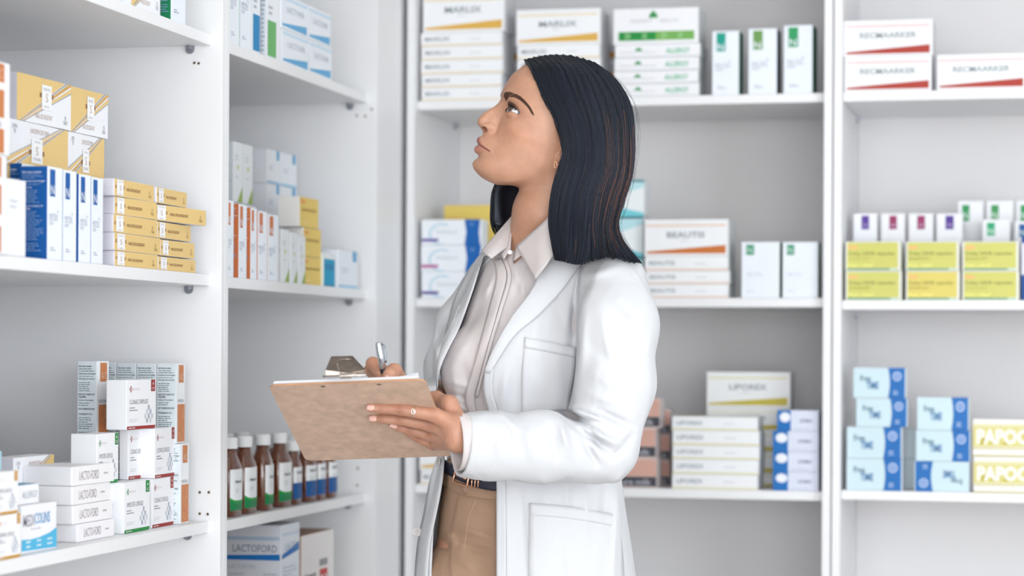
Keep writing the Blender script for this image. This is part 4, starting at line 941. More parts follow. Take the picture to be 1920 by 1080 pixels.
# nails
def nail(tip, prev, face, w_, l_, name='fingernail'):
    d = (tip-prev); d = d/np.linalg.norm(d); n_ = face-d*(face@d); n_ /= np.linalg.norm(n_); s = np.cross(d, n_)
    V = []; nu, nv = 9, 7
    for i in range(nu):
        for j in range(nv):
            a = (i/(nu-1)-.5)*2; b = j/(nv-1)
            ww = w_*(1-.22*b**3) if b > .3 else w_*(.85+.5*b)
            V.append(tip+d*(-l_*.6+l_*b)+s*(a*ww)+n_*(.0071*1-.0035*a*a-.0012*b*b))
    Q_ = np.array([(i*nv+j, i*nv+j+1, (i+1)*nv+j+1, (i+1)*nv+j) for i in range(nu-1) for j in range(nv-1)])
    o = np_mesh(name, np.array(V), Q_, [mat('nail', (232, 184, 172), .25, coat=.3)], ROOT)
    m = o.modifiers.new('s', 'SOLIDIFY'); m.thickness = .0007; return o
camd = lambda u, v, D: (Wn(u, v, D-.05)-Wn(u, v, D))/.05
for f in FN[:3]:
    nail(f[3][0], f[2][0], camd(700, 770, 3.7)+np.array([0, 0, .15]), .0052, .0125)
nail(q(726.5, 707, 3.7285), q(733, 699, 3.735), camd(728, 710, 3.7)+np.array([-.15, 0, .1]), .0066, .013)
# ------------------------------------------------------------------ pen
p0, p1 = P(709, 641, 3.735), P(718, 692, 3.735); dr = (p1-p0).normalized()
pen = empty('ballpoint_pen', p0); tag(pen, 'silver ballpoint pen with black grip in her right hand', 'pen')
def pp(s): return dr*s
tube([pp(0), pp(.0015), pp(.004), pp(.02), pp(.044)], 0, mat('pen_silver', (205, 210, 216), .22, metal=.9), 'barrel', pen, 20, rs=[.0026, .0042, .0052, .0058, .0052])
tube([pp(.0442), pp(.048), pp(.056), pp(.066)], 0, mat('pen_grip', (22, 24, 28), .4), 'grip', pen, 16, rs=[.0050, .0049, .0044, .003])
tube([pp(.0661), pp(.074)], 0, M_ST2, 'tip', pen, 12, rs=[.0026, .0008])
side = Vector(P(760, 660, 3.735)-P(709, 660, 3.735)).normalized()
tube([pp(.003)+side*.0045, pp(.006)+side*.0078, pp(.014)+side*.0084, pp(.030)+side*.0078, pp(.034)+side*.006], 0, mat('pen_clip_dark', (120, 124, 132), .15, metal=1), 'pocket_clip', pen, 8, rs=[.0013, .0014, .0013, .0012, .0012])
# ring on the finger
a, b = FN[0][0][0], FN[0][1][0]; rc = a*.36+b*.64; d = (b-a)/np.linalg.norm(b-a); e1 = np.cross(d, [0, 0, 1.]); e1 /= np.linalg.norm(e1); e2 = np.cross(d, e1)
M_GOLD = mat('rose_gold', (222, 170, 140), .18, metal=1); M_SIL = mat('ring_silver', (232, 222, 214), .15, metal=1)
tube([Vector(rc+.0108*(math.cos(t)*e1+math.sin(t)*e2)) for t in np.linspace(0, 2*math.pi, 32, endpoint=False)], .0007, M_SIL, 'finger_ring', ROOT, 8, True)
fr_ = camd(760, 770, 3.7); cc = rc+fr_*.0112
tube([Vector(cc+.0042*math.sin(t)*np.array([0, 0, 1])+.0030*math.cos(t)*d) for t in np.linspace(0, 2*math.pi, 20, endpoint=False)], .0007, M_SIL, 'ring_knot', ROOT, 8, True)
# ------------------------------------------------------------------ body, clothes
def rows(tab):
    """tab: (v, uL, uR, Dc, half depth) -> arrays by height"""
    z = []; xc = []; a = []; yc = []; b = []
    for v, uL, uR, Dc, hd in tab:
        l, r, c = Wn(uL, v, Dc), Wn(uR, v, Dc), Wn((uL+uR)/2, v, Dc); z.append(c[2]); xc.append((l[0]+r[0])/2); a.append((r[0]-l[0])/2); yc.append(c[1]); b.append(hd)
    o = np.argsort(z); return [np.array(k)[o] for k in (z, xc, a, yc, b)]
from numpy import interp
def sm_interp(z, zs, vs):
    # smoothstep-free cubic (catmull) through rows
    zs2 = np.linspace(zs[0], zs[-1], 300); v2 = interp(zs2, zs, vs); k = np.ones(13)/13; v3 = np.convolve(np.pad(v2, 6, mode='edge'), k, 'valid'); return interp(z, zs2, v3)
def slices(X, Y, Z, R5, n=2.3, grow=0, rot=0):
    zs, xc, a, yc, b = R5
    cx_, A_, cy_, B_ = [sm_interp(Z, zs, k) for k in (xc, a, yc, b)]; A_ = A_+grow; B_ = B_+grow
    dx, dy = X-cx_, Y-cy_
    qv = (np.abs(dx/A_)**n+np.abs(dy/B_)**n)**(1/n); f = (qv-1)*np.minimum(A_, B_)
    return np.maximum(np.maximum(f, Z-zs[-1]), zs[0]-Z)
TR = rows([(432, 985, 1062, 4.05, .050), (450, 955, 1100, 4.05, .062), (470, 918, 1140, 4.05, .080), (500, 895, 1165, 4.05, .100), (550, 873, 1170, 4.05, .112), (600, 855, 1165, 4.05, .120), (650, 840, 1158, 4.05, .128), (700, 830, 1150, 4.05, .130), (750, 830, 1146, 4.05, .124),
            (800, 836, 1146, 4.05, .120), (850, 836, 1152, 4.05, .122), (900, 818, 1164, 4.05, .130), (960, 800, 1174, 4.05, .140), (1020, 786, 1183, 4.05, .148), (1080, 776, 1192, 4.05, .152), (1250, 770, 1215, 4.05, .160), (1420, 760, 1230, 4.05, .165)])
SH_N = [(q(1148, 535, 3.945), .060), (q(1158, 610, 3.90), .064), (q(1152, 720, 3.875), .0625), (q(1128, 838, 3.855), .0605)]
FA_N = [(q(1128, 838, 3.855), .0605), (q(1010, 838, 3.81), .0555), (q(915, 836, 3.785), .0530), (q(868, 834, 3.772), .0525)]
SH_F = [(q(925, 530, 4.14), .050), (q(868, 610, 4.15), .045), (q(840, 690, 4.14), .039), (q(830, 735, 4.13), .032)]
FA_F = [(q(830, 735, 4.13), .032), (q(806, 752, 4.00), .029), (q(793, 757, 3.915), .028)]
poly_open = [(1052, 395), (1030, 440), (1004, 535), (958, 600), (925, 659), (909, 697), (908, 735), (918, 775), (931, 850), (932, 1500), (808, 1500), (810, 1085), (814, 990), (825, 930), (833, 880), (829, 850), (821, 790), (817, 740), (821, 691), (842, 645), (857, 615), (879, 560), (903, 485), (925, 440), (930, 395)]
def uv_of(X, Y, Z):
    """local -> picture-plane direction of the photograph's viewpoint, used to lay out seams"""
    D = DP+Y; 
    return X, D, Z
CL = RI @ (Vector((0, 0, HC))-OR); CLn = np.array(CL)
cr_, sr_ = math.cos(ROLL), math.sin(ROLL)
def pix(X, Y, Z):
    dD = Y-CLn[1]; rt = (X-CLn[0])/dD*F; u_ = (Z-CLn[2])/dD*F
    return 960+rt*cr_+u_*sr_, HV-(u_*cr_-rt*sr_)
def sd_poly(px, py, pts):
    d = np.full(px.shape, 1e9); s = np.ones(px.shape); n = len(pts)
    for i in range(n):
        ax_, ay = pts[i]; bx_, by_ = pts[i-1]; ex, ey = bx_-ax_, by_-ay; wx, wy = px-ax_, py-ay
        t = np.clip((wx*ex+wy*ey)/(ex*ex+ey*ey), 0, 1); d = np.minimum(d, (wx-ex*t)**2+(wy-ey*t)**2)
        c1 = py >= ay; c2 = py < by_; c3 = ex*wy > ey*wx; fl = (c1 & c2 & c3) | (~c1 & ~c2 & ~c3); s = np.where(fl, -s, s)
    return s*np.sqrt(d)
# folds: (u0,v0,u1,v1,width px, amp mm, ymax side)
FOLD = [(1088, 498, 1075, 565, 4.5, -3), (1075, 565, 1079, 660, 4.5, -3), (1079, 660, 1066, 760, 4.5, -2.5), (1100, 795, 1128, 838, 4, -2), (1062, 772, 1105, 792, 4, -2), (1128, 600, 1150, 700, 6, 1.2), (1190, 700, 1160, 800, 6, -1.2), (1080, 560, 1072, 650, 9, -7), (1072, 650, 1062, 765, 8, -7), (1095, 575, 1088, 700, 11, 3), (1045, 765, 1105, 800, 7, -5), (1060, 785, 1150, 850, 8, -5), (1068, 765, 1140, 790, 7, 4), (1085, 800, 1165, 835, 8, 4.5), (1120, 770, 1185, 800, 8, -4), (1105, 740, 1170, 760, 8, 3),
        (1090, 820, 1120, 870, 7, -4), (1050, 790, 1068, 850, 8, 3.5), (1030, 800, 1045, 860, 7, -3.5), (985, 795, 1000, 850, 9, 3), (960, 800, 975, 845, 7, -3), (930, 800, 940, 860, 9, 2.2), (1150, 860, 1186, 815, 7, -3.5),
        (1090, 520, 1160, 500, 10, 3), (1130, 560, 1200, 640, 14, -2.2), (1165, 560, 1215, 620, 12, 2.0), (1120, 660, 1190, 720, 11, -2.2), (1110, 700, 1180, 740, 9, 2.2),
        (1160, 900, 1150, 1080, 10, 3.5), (1135, 905, 1125, 1080, 9, -3.5), (1100, 910, 1098, 1000, 9, 2.5), (1060, 905, 1066, 980, 8, -2.5), (1020, 905, 1030, 1080, 10, 2), (975, 920, 985, 1080, 9, -2.5), (950, 920, 952, 1080, 9, 2.5),
        (1030, 540, 1060, 620, 9, -2), (1010, 600, 980, 680, 10, 2), (950, 690, 940, 770, 9, 2.5), (970, 680, 965, 780, 8, -2.2), (1000, 700, 1050, 760, 12, 2),
        (850, 570, 822, 640, 6, -3.5), (862, 560, 842, 620, 6, 3), (815, 640, 825, 700, 6, 3), (830, 600, 812, 660, 5, -2)]
def fold_disp(X, Y, Z, FL):
    u, v = pix(X, Y, Z); r = 0
    for u0, v0, u1, v1, wd, am in FL:
        am = am*(3.0 if (u0 > 1040 and 740 < v0 < 870) else 1.9)
        ex, ey = u1-u0, v1-v0; t = np.clip(((u-u0)*ex+(v-v0)*ey)/(ex*ex+ey*ey), 0, 1)
        d = np.hypot(u-u0-ex*t, v-v0-ey*t); r = r+am*.001*np.exp(-(d/wd)**2)*(.25+.75*np.sin(math.pi*np.clip(t, .04, .96)))
    return r
BU = [(q(878, 690, 3.985), (.047, .046, .060)), (q(952, 665, 3.965), (.052, .040, .060))]
def torso_f(X, Y, Z, grow=0, n=2.2):
    t = slices(X, Y, Z, TR, n, grow)
    for c, r in BU: t = smin(t, ellips(X, Y, Z, c, r)-grow-.013, .04)
    return t
def coat_solid(X, Y, Z):
    t = torso_f(X, Y, Z); return smin(t, chain(X, Y, Z, SH_N, .03), .018)
def coat_field(X, Y, Z, detail=True):
    t = torso_f(X, Y, Z); u, v = pix(X, Y, Z); sp = sd_poly(u, v, poly_open)*.0009
    up_ = chain(X, Y, Z, SH_N, .03)
    cut = np.maximum(sp, Y-.03)                       # opening prism, front half only
    core = torso_f(X, Y, Z, -.009)
    t = np.where(np.abs(Y) < .3, t, t)
    t = smax(t, -cut, .0025)
    t = np.maximum(t, -np.maximum(np.maximum(core, Y-.05), sp-.012))
    far = smin(chain(X, Y, Z, SH_F, .02), chain(X, Y, Z, FA_F, .02), .01)
    r = smin(t, far, .012); r = smax(r, -np.maximum(cut, torso_f(X, Y, Z, .03)), .002)
    r = smin(r, up_, .022)
    fa = chain(X, Y, Z, FA_N, .02); r = smin(r, fa, .006)
    # cuff opening: cut plane and hollow
    c0 = q(866, 834, 3.772); ax = (FA_N[3][0]-FA_N[2][0]); ax = ax/np.linalg.norm(ax); ax = ax+np.array([0, 0, .06]); ax /= np.linalg.norm(ax)
    s = (X-c0[0])*ax[0]+(Y-c0[1])*ax[1]+(Z-c0[2])*ax[2]
    near = (np.abs(u-880) < 120) & (v > 760) & (v < 925) & (Y < -.12)
    r = np.where(near, np.maximum(r, s), r)
    r = r+np.where(near, .0012*np.exp(-((s+.036)/.0028)**2)*(s > -.08), 0)
    r = r-fold_disp(X, Y, Z, FOLD)*(Y < .08)-.0011*noise3(X, Y, Z, 60, 5)-.0010*noise3(X, Y, Z, 25, 8)
    hol = np.maximum(chain(X, Y, Z, FA_N[1:], .02)+.0062, -s-.035); return np.where(near, np.maximum(r, -hol), r)
lo = q(762, 1100, 4.05); hi = q(1240, 425, 4.05)
Vc, Qc = surfnets(coat_field, (lo[0]-.02, -.335, lo[2]-.005), (hi[0]+.02, .19, hi[2]), .0026)
Vc = relax(Vc, Qc, 2, .45)
M_COAT = mat('white_twill', (211, 212, 216), .85, spec=.2, bump=.10, bscale=900, wrinkle=.008)
coat = np_mesh('lab_coat', Vc, Qc, [M_COAT], ROOT)
coat['label'] = 'open white lab coat with lapels and patch pockets'
# skirt of the coat below the picture
def coat_low(X, Y, Z):
    t = slices(X, Y, Z, TR, 2.2); u, v = pix(X, Y, Z); sp = sd_poly(u, v, poly_open)*.0009
    t = np.maximum(t, -np.maximum(sp, Y-.03)); return np.maximum(t, -torso_f(X, Y, Z, -.012))
lo2 = q(750, 1430, 4.05)
Vl, Ql = surfnets(coat_low, (lo2[0]-.03, -.2, lo2[2]-.01), (hi[0]+.03, .2, q(900, 1088, 4.05)[2]), .006)
np_mesh('coat_skirt', Vl, Ql, [M_COAT], coat)
# shirt
FOLD_S = [(936, 560, 900, 680, 7, 2.5), (905, 560, 862, 660, 8, -2.5), (890, 600, 850, 690, 8, 2.2), (965, 500, 985, 560, 7, 3), (985, 490, 965, 560, 6, -2.5), (925, 520, 905, 560, 6, 2.5), (870, 690, 900, 760, 9, -2.5), (850, 700, 860, 780, 8, 2.5), (885, 770, 840, 760, 5, 2.5), (890, 750, 845, 738, 5, -2.5), (885, 725, 842, 716, 6, 2), (900, 700, 905, 770, 6, -2), (930, 600, 940, 640, 6, -2)]
def shirt_field(X, Y, Z):
    t = torso_f(X, Y, Z, -.013)
    u, v = pix(X, Y, Z)
    # neck hole
    t = smax(t, -(chain(X, Y, Z, nk, .02)-.0035), .003) if False else t
    t = np.maximum(t, (v-868)*.0009)
    cx2 = sd_poly(u, v, [(962, 395), (966, 470), (960, 500), (990, 470), (1028, 405), (1060, 380)])*.0009
    t = np.maximum(t, -np.maximum(cx2, Y-.02))
    return t-fold_disp(X, Y, Z, FOLD_S)*(Y < .05)-.0006*noise3(X, Y, Z, 40, 2)
lo = q(800, 935, 4.05); hi = q(1180, 425, 4.05)
Vs, Qs = surfnets(shirt_field, (lo[0], -.16, lo[2]), (hi[0], .16, hi[2]), .003); Vs = relax(Vs, Qs, 1, .4)
M_SH = mat('beige_shirt', (211, 203, 203), .8, spec=.2, bump=.06, bscale=900, wrinkle=.007)
shirt = np_mesh('shirt', Vs, Qs, [M_SH], ROOT); shirt['label'] = 'pale beige button-up shirt'
# trousers and legs
TRO = rows([(862, 838, 1140, 4.05, .108), (900, 834, 1146, 4.05, .114), (960, 824, 1150, 4.05, .122), (1020, 818, 1155, 4.05, .126), (1080, 816, 1155, 4.05, .126), (1120, 816, 1155, 4.05, .125)])
FOLD_T = [(858, 990, 930, 1010, 8, 3.5), (864, 1020, 930, 1042, 8, -3.5), (835, 1000, 850, 1010, 7, 3), (815, 1015, 845, 1030, 8, -2.5), (880, 950, 930, 960, 9, 1.5), (850, 1040, 900, 1075, 9, 2)]
def leg_c(X, Y, Z, s):
    return chain(X, Y, Z, [(q(925+s*55, 1120, 4.05+s*.03), .088), (q(920+s*60, 1480, 4.05+s*.04), .062), (q(930+s*62, 1830, 4.07+s*.04), .050)], .02)
def tro_field(X, Y, Z):
    t = slices(X, Y, Z, TRO, 2.2)
    for s in (-1, 1): t = smin(t, leg_c(X, Y, Z, s), .03)
    u, v = pix(X, Y, Z); t = np.maximum(t, Z-q(900, 852, 4.05)[2])
    fl = sd_poly(u, v, [(858, 930), (930, 942), (940, 1200), (845, 1200), (842, 1060), (846, 990)])
    t = t-.0022*np.clip(-fl/2.0, 0, 1)*(Y < 0)*1.0
    return t-fold_disp(X, Y, Z, FOLD_T)*(Y < .05)
lo = q(780, 1140, 4.05); hi = q(1180, 845, 4.05)
Vt, Qt = surfnets(tro_field, (lo[0], -.16, lo[2]), (hi[0], .16, hi[2]), .003); Vt, Qt = biggest(Vt, Qt); Vt = relax(Vt, Qt, 1, .4)
M_TR = mat('tan_trousers', (164, 134, 112), .8, spec=.2, bump=.08, bscale=800, wrinkle=.006)
tro = np_mesh('trousers', Vt, Qt, [M_TR], ROOT); tro['label'] = 'tan trousers with dark belt'
def legs(X, Y, Z): return smin(leg_c(X, Y, Z, -1), leg_c(X, Y, Z, 1), .01)
Vg, Qg = surfnets(lambda X, Y, Z: np.maximum(legs(X, Y, Z), Z-q(900, 1130, 4.05)[2]), (q(760, 1900, 4.05)[0], -.2, .03), (q(1140, 1900, 4.05)[0], .2, q(900, 1125, 4.05)[2]), .007)
np_mesh('trouser_leg', Vg, Qg, [M_TR], tro)
for s in (-1, 1):
    c = q(930+s*62, 1830, 4.07+s*.04)
    def shoe(X, Y, Z):
        r = chain(X, Y, Z, [((c[0]+.03, c[1], .045), .036), ((c[0]-.06, c[1]-.02, .034), .036), ((c[0]-.15, c[1]-.045, .028), .030)], .02); r = smin(r, capsule(X, Y, Z, (c[0], c[1], .05), (c[0], c[1], .09), .04, .035), .02)
        return np.maximum(r, .001-Z)
    Vx, Qx = surfnets(shoe, (c[0]-.2, c[1]-.1, -.01), (c[0]+.09, c[1]+.06, .13), .005); np_mesh('shoe', Vx, Qx, [mat('shoe_leather', (30, 28, 30), .35)], ROOT)
# hidden body core joins head, arms and hands into one figure
def core(X, Y, Z):
    t = torso_f(X, Y, Z, -.028)
    t = smin(t, chain(X, Y, Z, [(q(1140, 540, 3.96), .045), (q(1128, 838, 3.855), .036), (q(960, 838, 3.79), .031), (q(905, 830, 3.768), .026)], .02), .02)
    t = smin(t, chain(X, Y, Z, [(q(925, 530, 4.14), .035), (q(830, 735, 4.13), .026), (q(806, 752, 4.0), .024), (q(788, 754, 3.89), .022)], .02), .02)
    t = smin(t, chain(X, Y, Z, nk[1:], .02)+.003, .02)
    return np.maximum(np.maximum(t, Z-q(1000, 440, 4)[2]), q(900, 1060, 4.05)[2]-Z)
Vb, Qb = surfnets(core, (-.26, -.33, q(900, 1070, 4.05)[2]), (.20, .17, q(900, 425, 4.05)[2]), .007)
def skincol(n): return np.tile(SK, (n, 1))
VV = np.concatenate([Vh, Vn, Vf, Vb]); o1 = len(Vh); o2 = o1+len(Vn); o3 = o2+len(Vf)
QQ = np.concatenate([Qh, Qn+o1, Qf+o2, Qb+o3]); handc = np.tile(np.array(lin((190, 139, 114))), (len(Vn)+len(Vf), 1)); VH = np.concatenate([Vn, Vf])
for f in FN:
    for k_, (rr_, ss_) in enumerate(((.009, .3), (.0075, .55), (.006, .4), (0, 0))):
        if rr_:
            dd_ = np.linalg.norm(VH-f[k_][0]-np.array([0, -f[k_][1], 0]), axis=1); handc = blend(handc, ss_*np.exp(-(dd_/rr_)**2), lin((150, 92, 74)))
for c_ in (q(699, 680, 3.755), q(741, 694, 3.742)): handc = blend(handc, .4*np.exp(-(np.linalg.norm(VH-c_, axis=1)/.009)**2), lin((206, 140, 112)))
handc = blend(handc, np.clip(noise3(VH[:, 0], VH[:, 1], VH[:, 2], 90, 4)*.35, 0, .25), lin((170, 112, 90)))
CC = np.concatenate([colh, handc, skincol(len(Vb))]); CC = np.concatenate([CC, np.ones((len(CC), 1))], 1)
ms = bpy.data.materials.new('skin'); ms.use_nodes = True; nt = ms.node_tree; b = nt.nodes['Principled BSDF']
at = nt.nodes.new('ShaderNodeAttribute'); at.attribute_name = 'Col'
nz = nt.nodes.new('ShaderNodeTexNoise'); nz.inputs['Scale'].default_value = 45; nz.inputs['Detail'].default_value = 6; tcn = nt.nodes.new('ShaderNodeTexCoord'); nt.links.new(tcn.outputs['Object'], nz.inputs['Vector'])
mr = nt.nodes.new('ShaderNodeMapRange'); mr.inputs[1].default_value = .35; mr.inputs[2].default_value = .65; mr.inputs[3].default_value = .93; mr.inputs[4].default_value = 1.05; nt.links.new(nz.outputs['Fac'], mr.inputs[0])
vm = nt.nodes.new('ShaderNodeVectorMath'); vm.operation = 'SCALE'; nt.links.new(at.outputs['Color'], vm.inputs[0]); nt.links.new(mr.outputs[0], vm.inputs['Scale']); nt.links.new(vm.outputs[0], b.inputs['Base Color'])
b.inputs['Roughness'].default_value = .42; b.inputs['Specular IOR Level'].default_value = .5; b.inputs['Subsurface Weight'].default_value = .12; b.inputs['Subsurface Radius'].default_value = (.008, .003, .0015); b.inputs['Subsurface Scale'].default_value = 1
n2 = nt.nodes.new('ShaderNodeTexNoise'); n2.inputs['Scale'].default_value = 900; nt.links.new(tcn.outputs['Object'], n2.inputs['Vector']); bp = nt.nodes.new('ShaderNodeBump'); bp.inputs['Strength'].default_value = .12; bp.inputs['Distance'].default_value = .0005; nt.links.new(n2.outputs['Fac'], bp.inputs['Height']); nt.links.new(bp.outputs[0], b.inputs['Normal'])
body = np_mesh('body', VV, QQ, [ms], ROOT, col=CC)
# eyes
M_EYE = bpy.data.materials.new('eye'); M_EYE.use_nodes = True; nt = M_EYE.node_tree; b = nt.nodes['Principled BSDF']; at = nt.nodes.new('ShaderNodeAttribute'); at.attribute_name = 'Col'; nt.links.new(at.outputs['Color'], b.inputs['Base Color']); b.inputs['Roughness'].default_value = .12; b.inputs['Coat Weight'].default_value = 1
for s in (1, -1):
    c = np.array(EYE[s], float); g = np.array([.78, .55, .26]); g = g/np.linalg.norm(g); V = []; C = []; nu, nv = 48, 40
    e1 = np.cross(g, [0, 0, 1.]); e1 /= np.linalg.norm(e1); e2 = np.cross(g, e1)
    for i in range(nv+1):
        th = math.pi*i/nv
        for j in range(nu):
            ph = 2*math.pi*j/nu; bul = .7*math.exp(-(th/.42)**4); d = g*math.cos(th)+math.sin(th)*(e1*math.cos(ph)+e2*math.sin(ph)); V.append(from_head(c+d*(ER+bul)))
            C.append((.012, .008, .008, 1) if th < .17 else ((.075, .03, .018, 1) if th < .46 else ((.03, .015, .01, 1) if th < .52 else (.62, .62, .65, 1))))
    Q_ = np.array([(i*nu+j, i*nu+(j+1) % nu, (i+1)*nu+(j+1) % nu, (i+1)*nu+j) for i in range(nv) for j in range(nu)])
    np_mesh('eye', np.array(V), Q_, [M_EYE], ROOT, col=np.array(C))
# raycast helper on a field, along the viewing direction
def hit(fn, u, v, off=0.0, d0=3.55, d1=4.25):
    Ds = np.arange(d0, d1, .004); P_ = np.array([Wn(u, v, d) for d in (d0, d1)]); t = (Ds-d0)/(d1-d0); pts = P_[0]+(P_[1]-P_[0])*t[:, None]
    f = fn(pts[:, 0], pts[:, 1], pts[:, 2]); k = np.argmax(f < 0)
    if not (f < 0).any(): k = int(np.argmin(f)); D = Ds[k]
    else:
        D = Ds[k]-.004*(-f[k])/(f[k-1]-f[k]+1e-9) if k > 0 else Ds[0]
    return Wn(u, v, D-off)
def spl(pts, n):
    pts = np.array(pts, float); L_ = np.r_[0, np.cumsum(np.linalg.norm(np.diff(pts, axis=0), axis=1))]; t = np.linspace(0, L_[-1], n)
    P_ = np.vstack([2*pts[0]-pts[1], pts, 2*pts[-1]-pts[-2]]); out = []
    for x in t:
        i = min(np.searchsorted(L_, x, 'right')-1, len(pts)-2); s = (x-L_[i])/(L_[i+1]-L_[i]+1e-12); a, b, c, d = P_[i], P_[i+1], P_[i+2], P_[i+3]
        out.append(.5*((2*b)+(-a+c)*s+(2*a-5*b+4*c-d)*s*s+(-a+3*b-3*c+d)*s**3))
    return np.array(out)
def sheet(name, fn, A, B, n, m, off, th, material, parent, crown=0.0, sm=2):
    """cloth piece between two edge curves laid on a surface"""
    a = spl(A, n); b_ = spl(B, n); G = np.zeros((n, m, 3))
    for i in range(n):
        for j in range(m):
            t = j/(m-1); p = a[i]*(1-t)+b_[i]*t; o = off(i/(n-1), t) if callable(off) else off
            G[i, j] = hit(fn, p[0], p[1], o)
    for _ in range(sm):   # keep the sheet fair in depth
        H_ = G.copy(); H_[1:-1, :, 1] = .25*G[:-2, :, 1]+.5*G[1:-1, :, 1]+.25*G[2:, :, 1]; G = H_
        H_ = G.copy(); H_[:, 1:-1, 1] = .25*G[:, :-2, 1]+.5*G[:, 1:-1, 1]+.25*G[:, 2:, 1]; G = H_
    Q_ = np.array([(i*m+j, i*m+j+1, (i+1)*m+j+1, (i+1)*m+j) for i in range(n-1) for j in range(m-1)])
    o = np_mesh(name, G.reshape(-1, 3), Q_, [material], parent); md = o.modifiers.new('s', 'SOLIDIFY'); md.thickness = th; md.offset = 0; return o
cs = lambda X, Y, Z: coat_solid(X, Y, Z)-fold_disp(X, Y, Z, FOLD)*.6
cf = lambda X, Y, Z: smin(coat_solid(X, Y, Z), chain(X, Y, Z, SH_F, .02), .012)-fold_disp(X, Y, Z, FOLD)
# near lapel, far lapel
sheet('lapel', cs, [(1052, 402), (1026, 455), (1003, 532), (958, 596), (925, 655), (908, 697)], [(1112, 470), (1086, 500), (1050, 548), (1008, 592), (962, 632), (918, 700)], 40, 12, lambda s, t: .006+.004*math.sin(math.pi*min(1, t*1.1))*(1-.6*s), .0022, M_COAT, coat)
sheet('lapel', cf, [(932, 440), (905, 486), (884, 550), (862, 612), (846, 645), (826, 688), (819, 730)], [(922, 452), (884, 500), (853, 560), (842, 600), (832, 640), (818, 690), (814, 735)], 36, 8, lambda s, t: .006+.004*math.sin(math.pi*t), .0022, M_COAT, coat)
# front edge bands
sheet('front_band', cs, [(908, 697), (907, 735), (917, 775), (929, 850), (931, 900), (931, 1090)], [(926, 690), (924, 735), (934, 775), (945, 850), (948, 900), (949, 1090)], 50, 5, .004, .0022, M_COAT, coat)
sheet('front_band', cf, [(833, 855), (829, 900), (818, 960), (806, 1020), (800, 1090)], [(821, 850), (806, 900), (795, 960), (783, 1020), (777, 1090)], 30, 5, .005, .0022, M_COAT, coat)
sheet('breast_pocket', cs, [(984, 632), (980, 700), (979, 775)], [(1079, 652), (1076, 700), (1064, 768)], 24, 14, .0018, .0012, M_COAT, coat)
sheet('pocket_hem', cs, [(984, 632), (1030, 641), (1079, 652)], [(983, 652), (1030, 661), (1078, 671)], 16, 4, .0028, .0012, M_COAT, coat)
sheet('side_pocket', cs, [(993, 943), (992, 1000), (992, 1092)], [(1158, 966), (1166, 1020), (1172, 1092)], 24, 16, .0022, .0013, M_COAT, coat)
sheet('pocket_hem', cs, [(993, 943), (1070, 950), (1158, 966)], [(993, 966), (1070, 973), (1160, 988)], 20, 4, .0034, .0012, M_COAT, coat)
# buttons and buttonhole
def disc(p, n_, r, th, m, name, parent, holes=0):
    n_ = Vector(n_).normalized(); e1 = n_.orthogonal().normalized(); e2 = n_.cross(e1); k = 24; mb = MB(); V = []
    for rr, zz in ((r*.9, 0), (r, th*.5), (r*.92, th), (r*.72, th*.8), (r*.66, th*.55)): V += [Vector(p)+e1*rr*math.cos(2*math.pi*i/k)+e2*rr*math.sin(2*math.pi*i/k)+n_*zz for i in range(k)]
    mb.add(V, [(a*k+i, a*k+(i+1) % k, (a+1)*k+(i+1) % k, (a+1)*k+i) for a in range(4) for i in range(k)]+[tuple(range(4*k, 5*k)), tuple(range(k))[::-1]], m)
    for hx_, hy_ in ((-1, -1), (1, -1), (1, 1), (-1, 1)):
        c = Vector(p)+e1*hx_*r*.2+e2*hy_*r*.2+n_*th*.62; mb.poly([c+e1*r*.09*math.cos(2*math.pi*i/8)+e2*r*.09*math.sin(2*math.pi*i/8) for i in range(8)], mat('thread', (120, 116, 112), .8))
    return mb.build(name, parent, False)
MBU = mat('pearl_button', (214, 208, 208), .2, coat=.6)
cd = -camd(900, 800, 4)*-1
disc(hit(cf, 783, 997, .012), cd+np.array([-.5, 0, 0]), .0085, .0025, MBU, 'coat_button', coat)
disc(hit(cf, 822, 866, .012), cd+np.array([-1.6, 0, 0]), .0075, .002, MBU, 'coat_button', coat)
disc(hit(cf, 812, 729, .010), cd+np.array([-1.6, 0, 0]), .006, .002, MBU, 'coat_button', coat)
# shirt: placket, collar
sheet('placket', shirt_field, [(941, 484), (950, 520), (934, 580), (917, 640), (901, 700), (890, 745), (898, 790)], [(925, 486), (930, 520), (916, 580), (900, 640), (884, 700), (872, 748), (886, 795)], 50, 5, lambda s, t: .0030+.0012*math.sin(math.pi*t), .0014, M_SH, shirt)
sheet('placket_fold', shirt_field, [(949, 484), (958, 520), (942, 580), (924, 640), (907, 700), (896, 745)], [(942, 484), (951, 520), (935, 580), (918, 640), (902, 700), (891, 745)], 40, 4, .0052, .0012, M_SH, shirt)
def leaf_piece(name, pts4, n, m, th, parent, mid_bulge=.004):
    a, b_, c, d = [np.array(p) for p in pts4]; G = []
    for i in range(n):
        for j in range(m):
            s, t = i/(n-1), j/(m-1); p = (a*(1-s)+b_*s)*(1-t)+(d*(1-s)+c*s)*t; p = p.copy(); p[1] -= mid_bulge*math.sin(math.pi*s)*(.4+math.sin(math.pi*min(t, .5))); G.append(p)
    Q_ = np.array([(i*m+j, i*m+j+1, (i+1)*m+j+1, (i+1)*m+j) for i in range(n-1) for j in range(m-1)])
    o = np_mesh(name, np.array(G), Q_, [M_SH], parent); md = o.modifiers.new('s', 'SOLIDIFY'); md.thickness = th; return o
leaf_piece('collar', [q(967, 462, 3.955), q(1034, 402, 3.930), q(1044, 470, 3.905), q(1003, 524, 3.905)], 16, 12, .0022, shirt, .008)
leaf_piece('collar', [q(963, 400, 4.045), q(953, 462, 3.985), q(922, 484, 3.96), q(902, 470, 3.985)], 16, 12, .0022, shirt, .005)
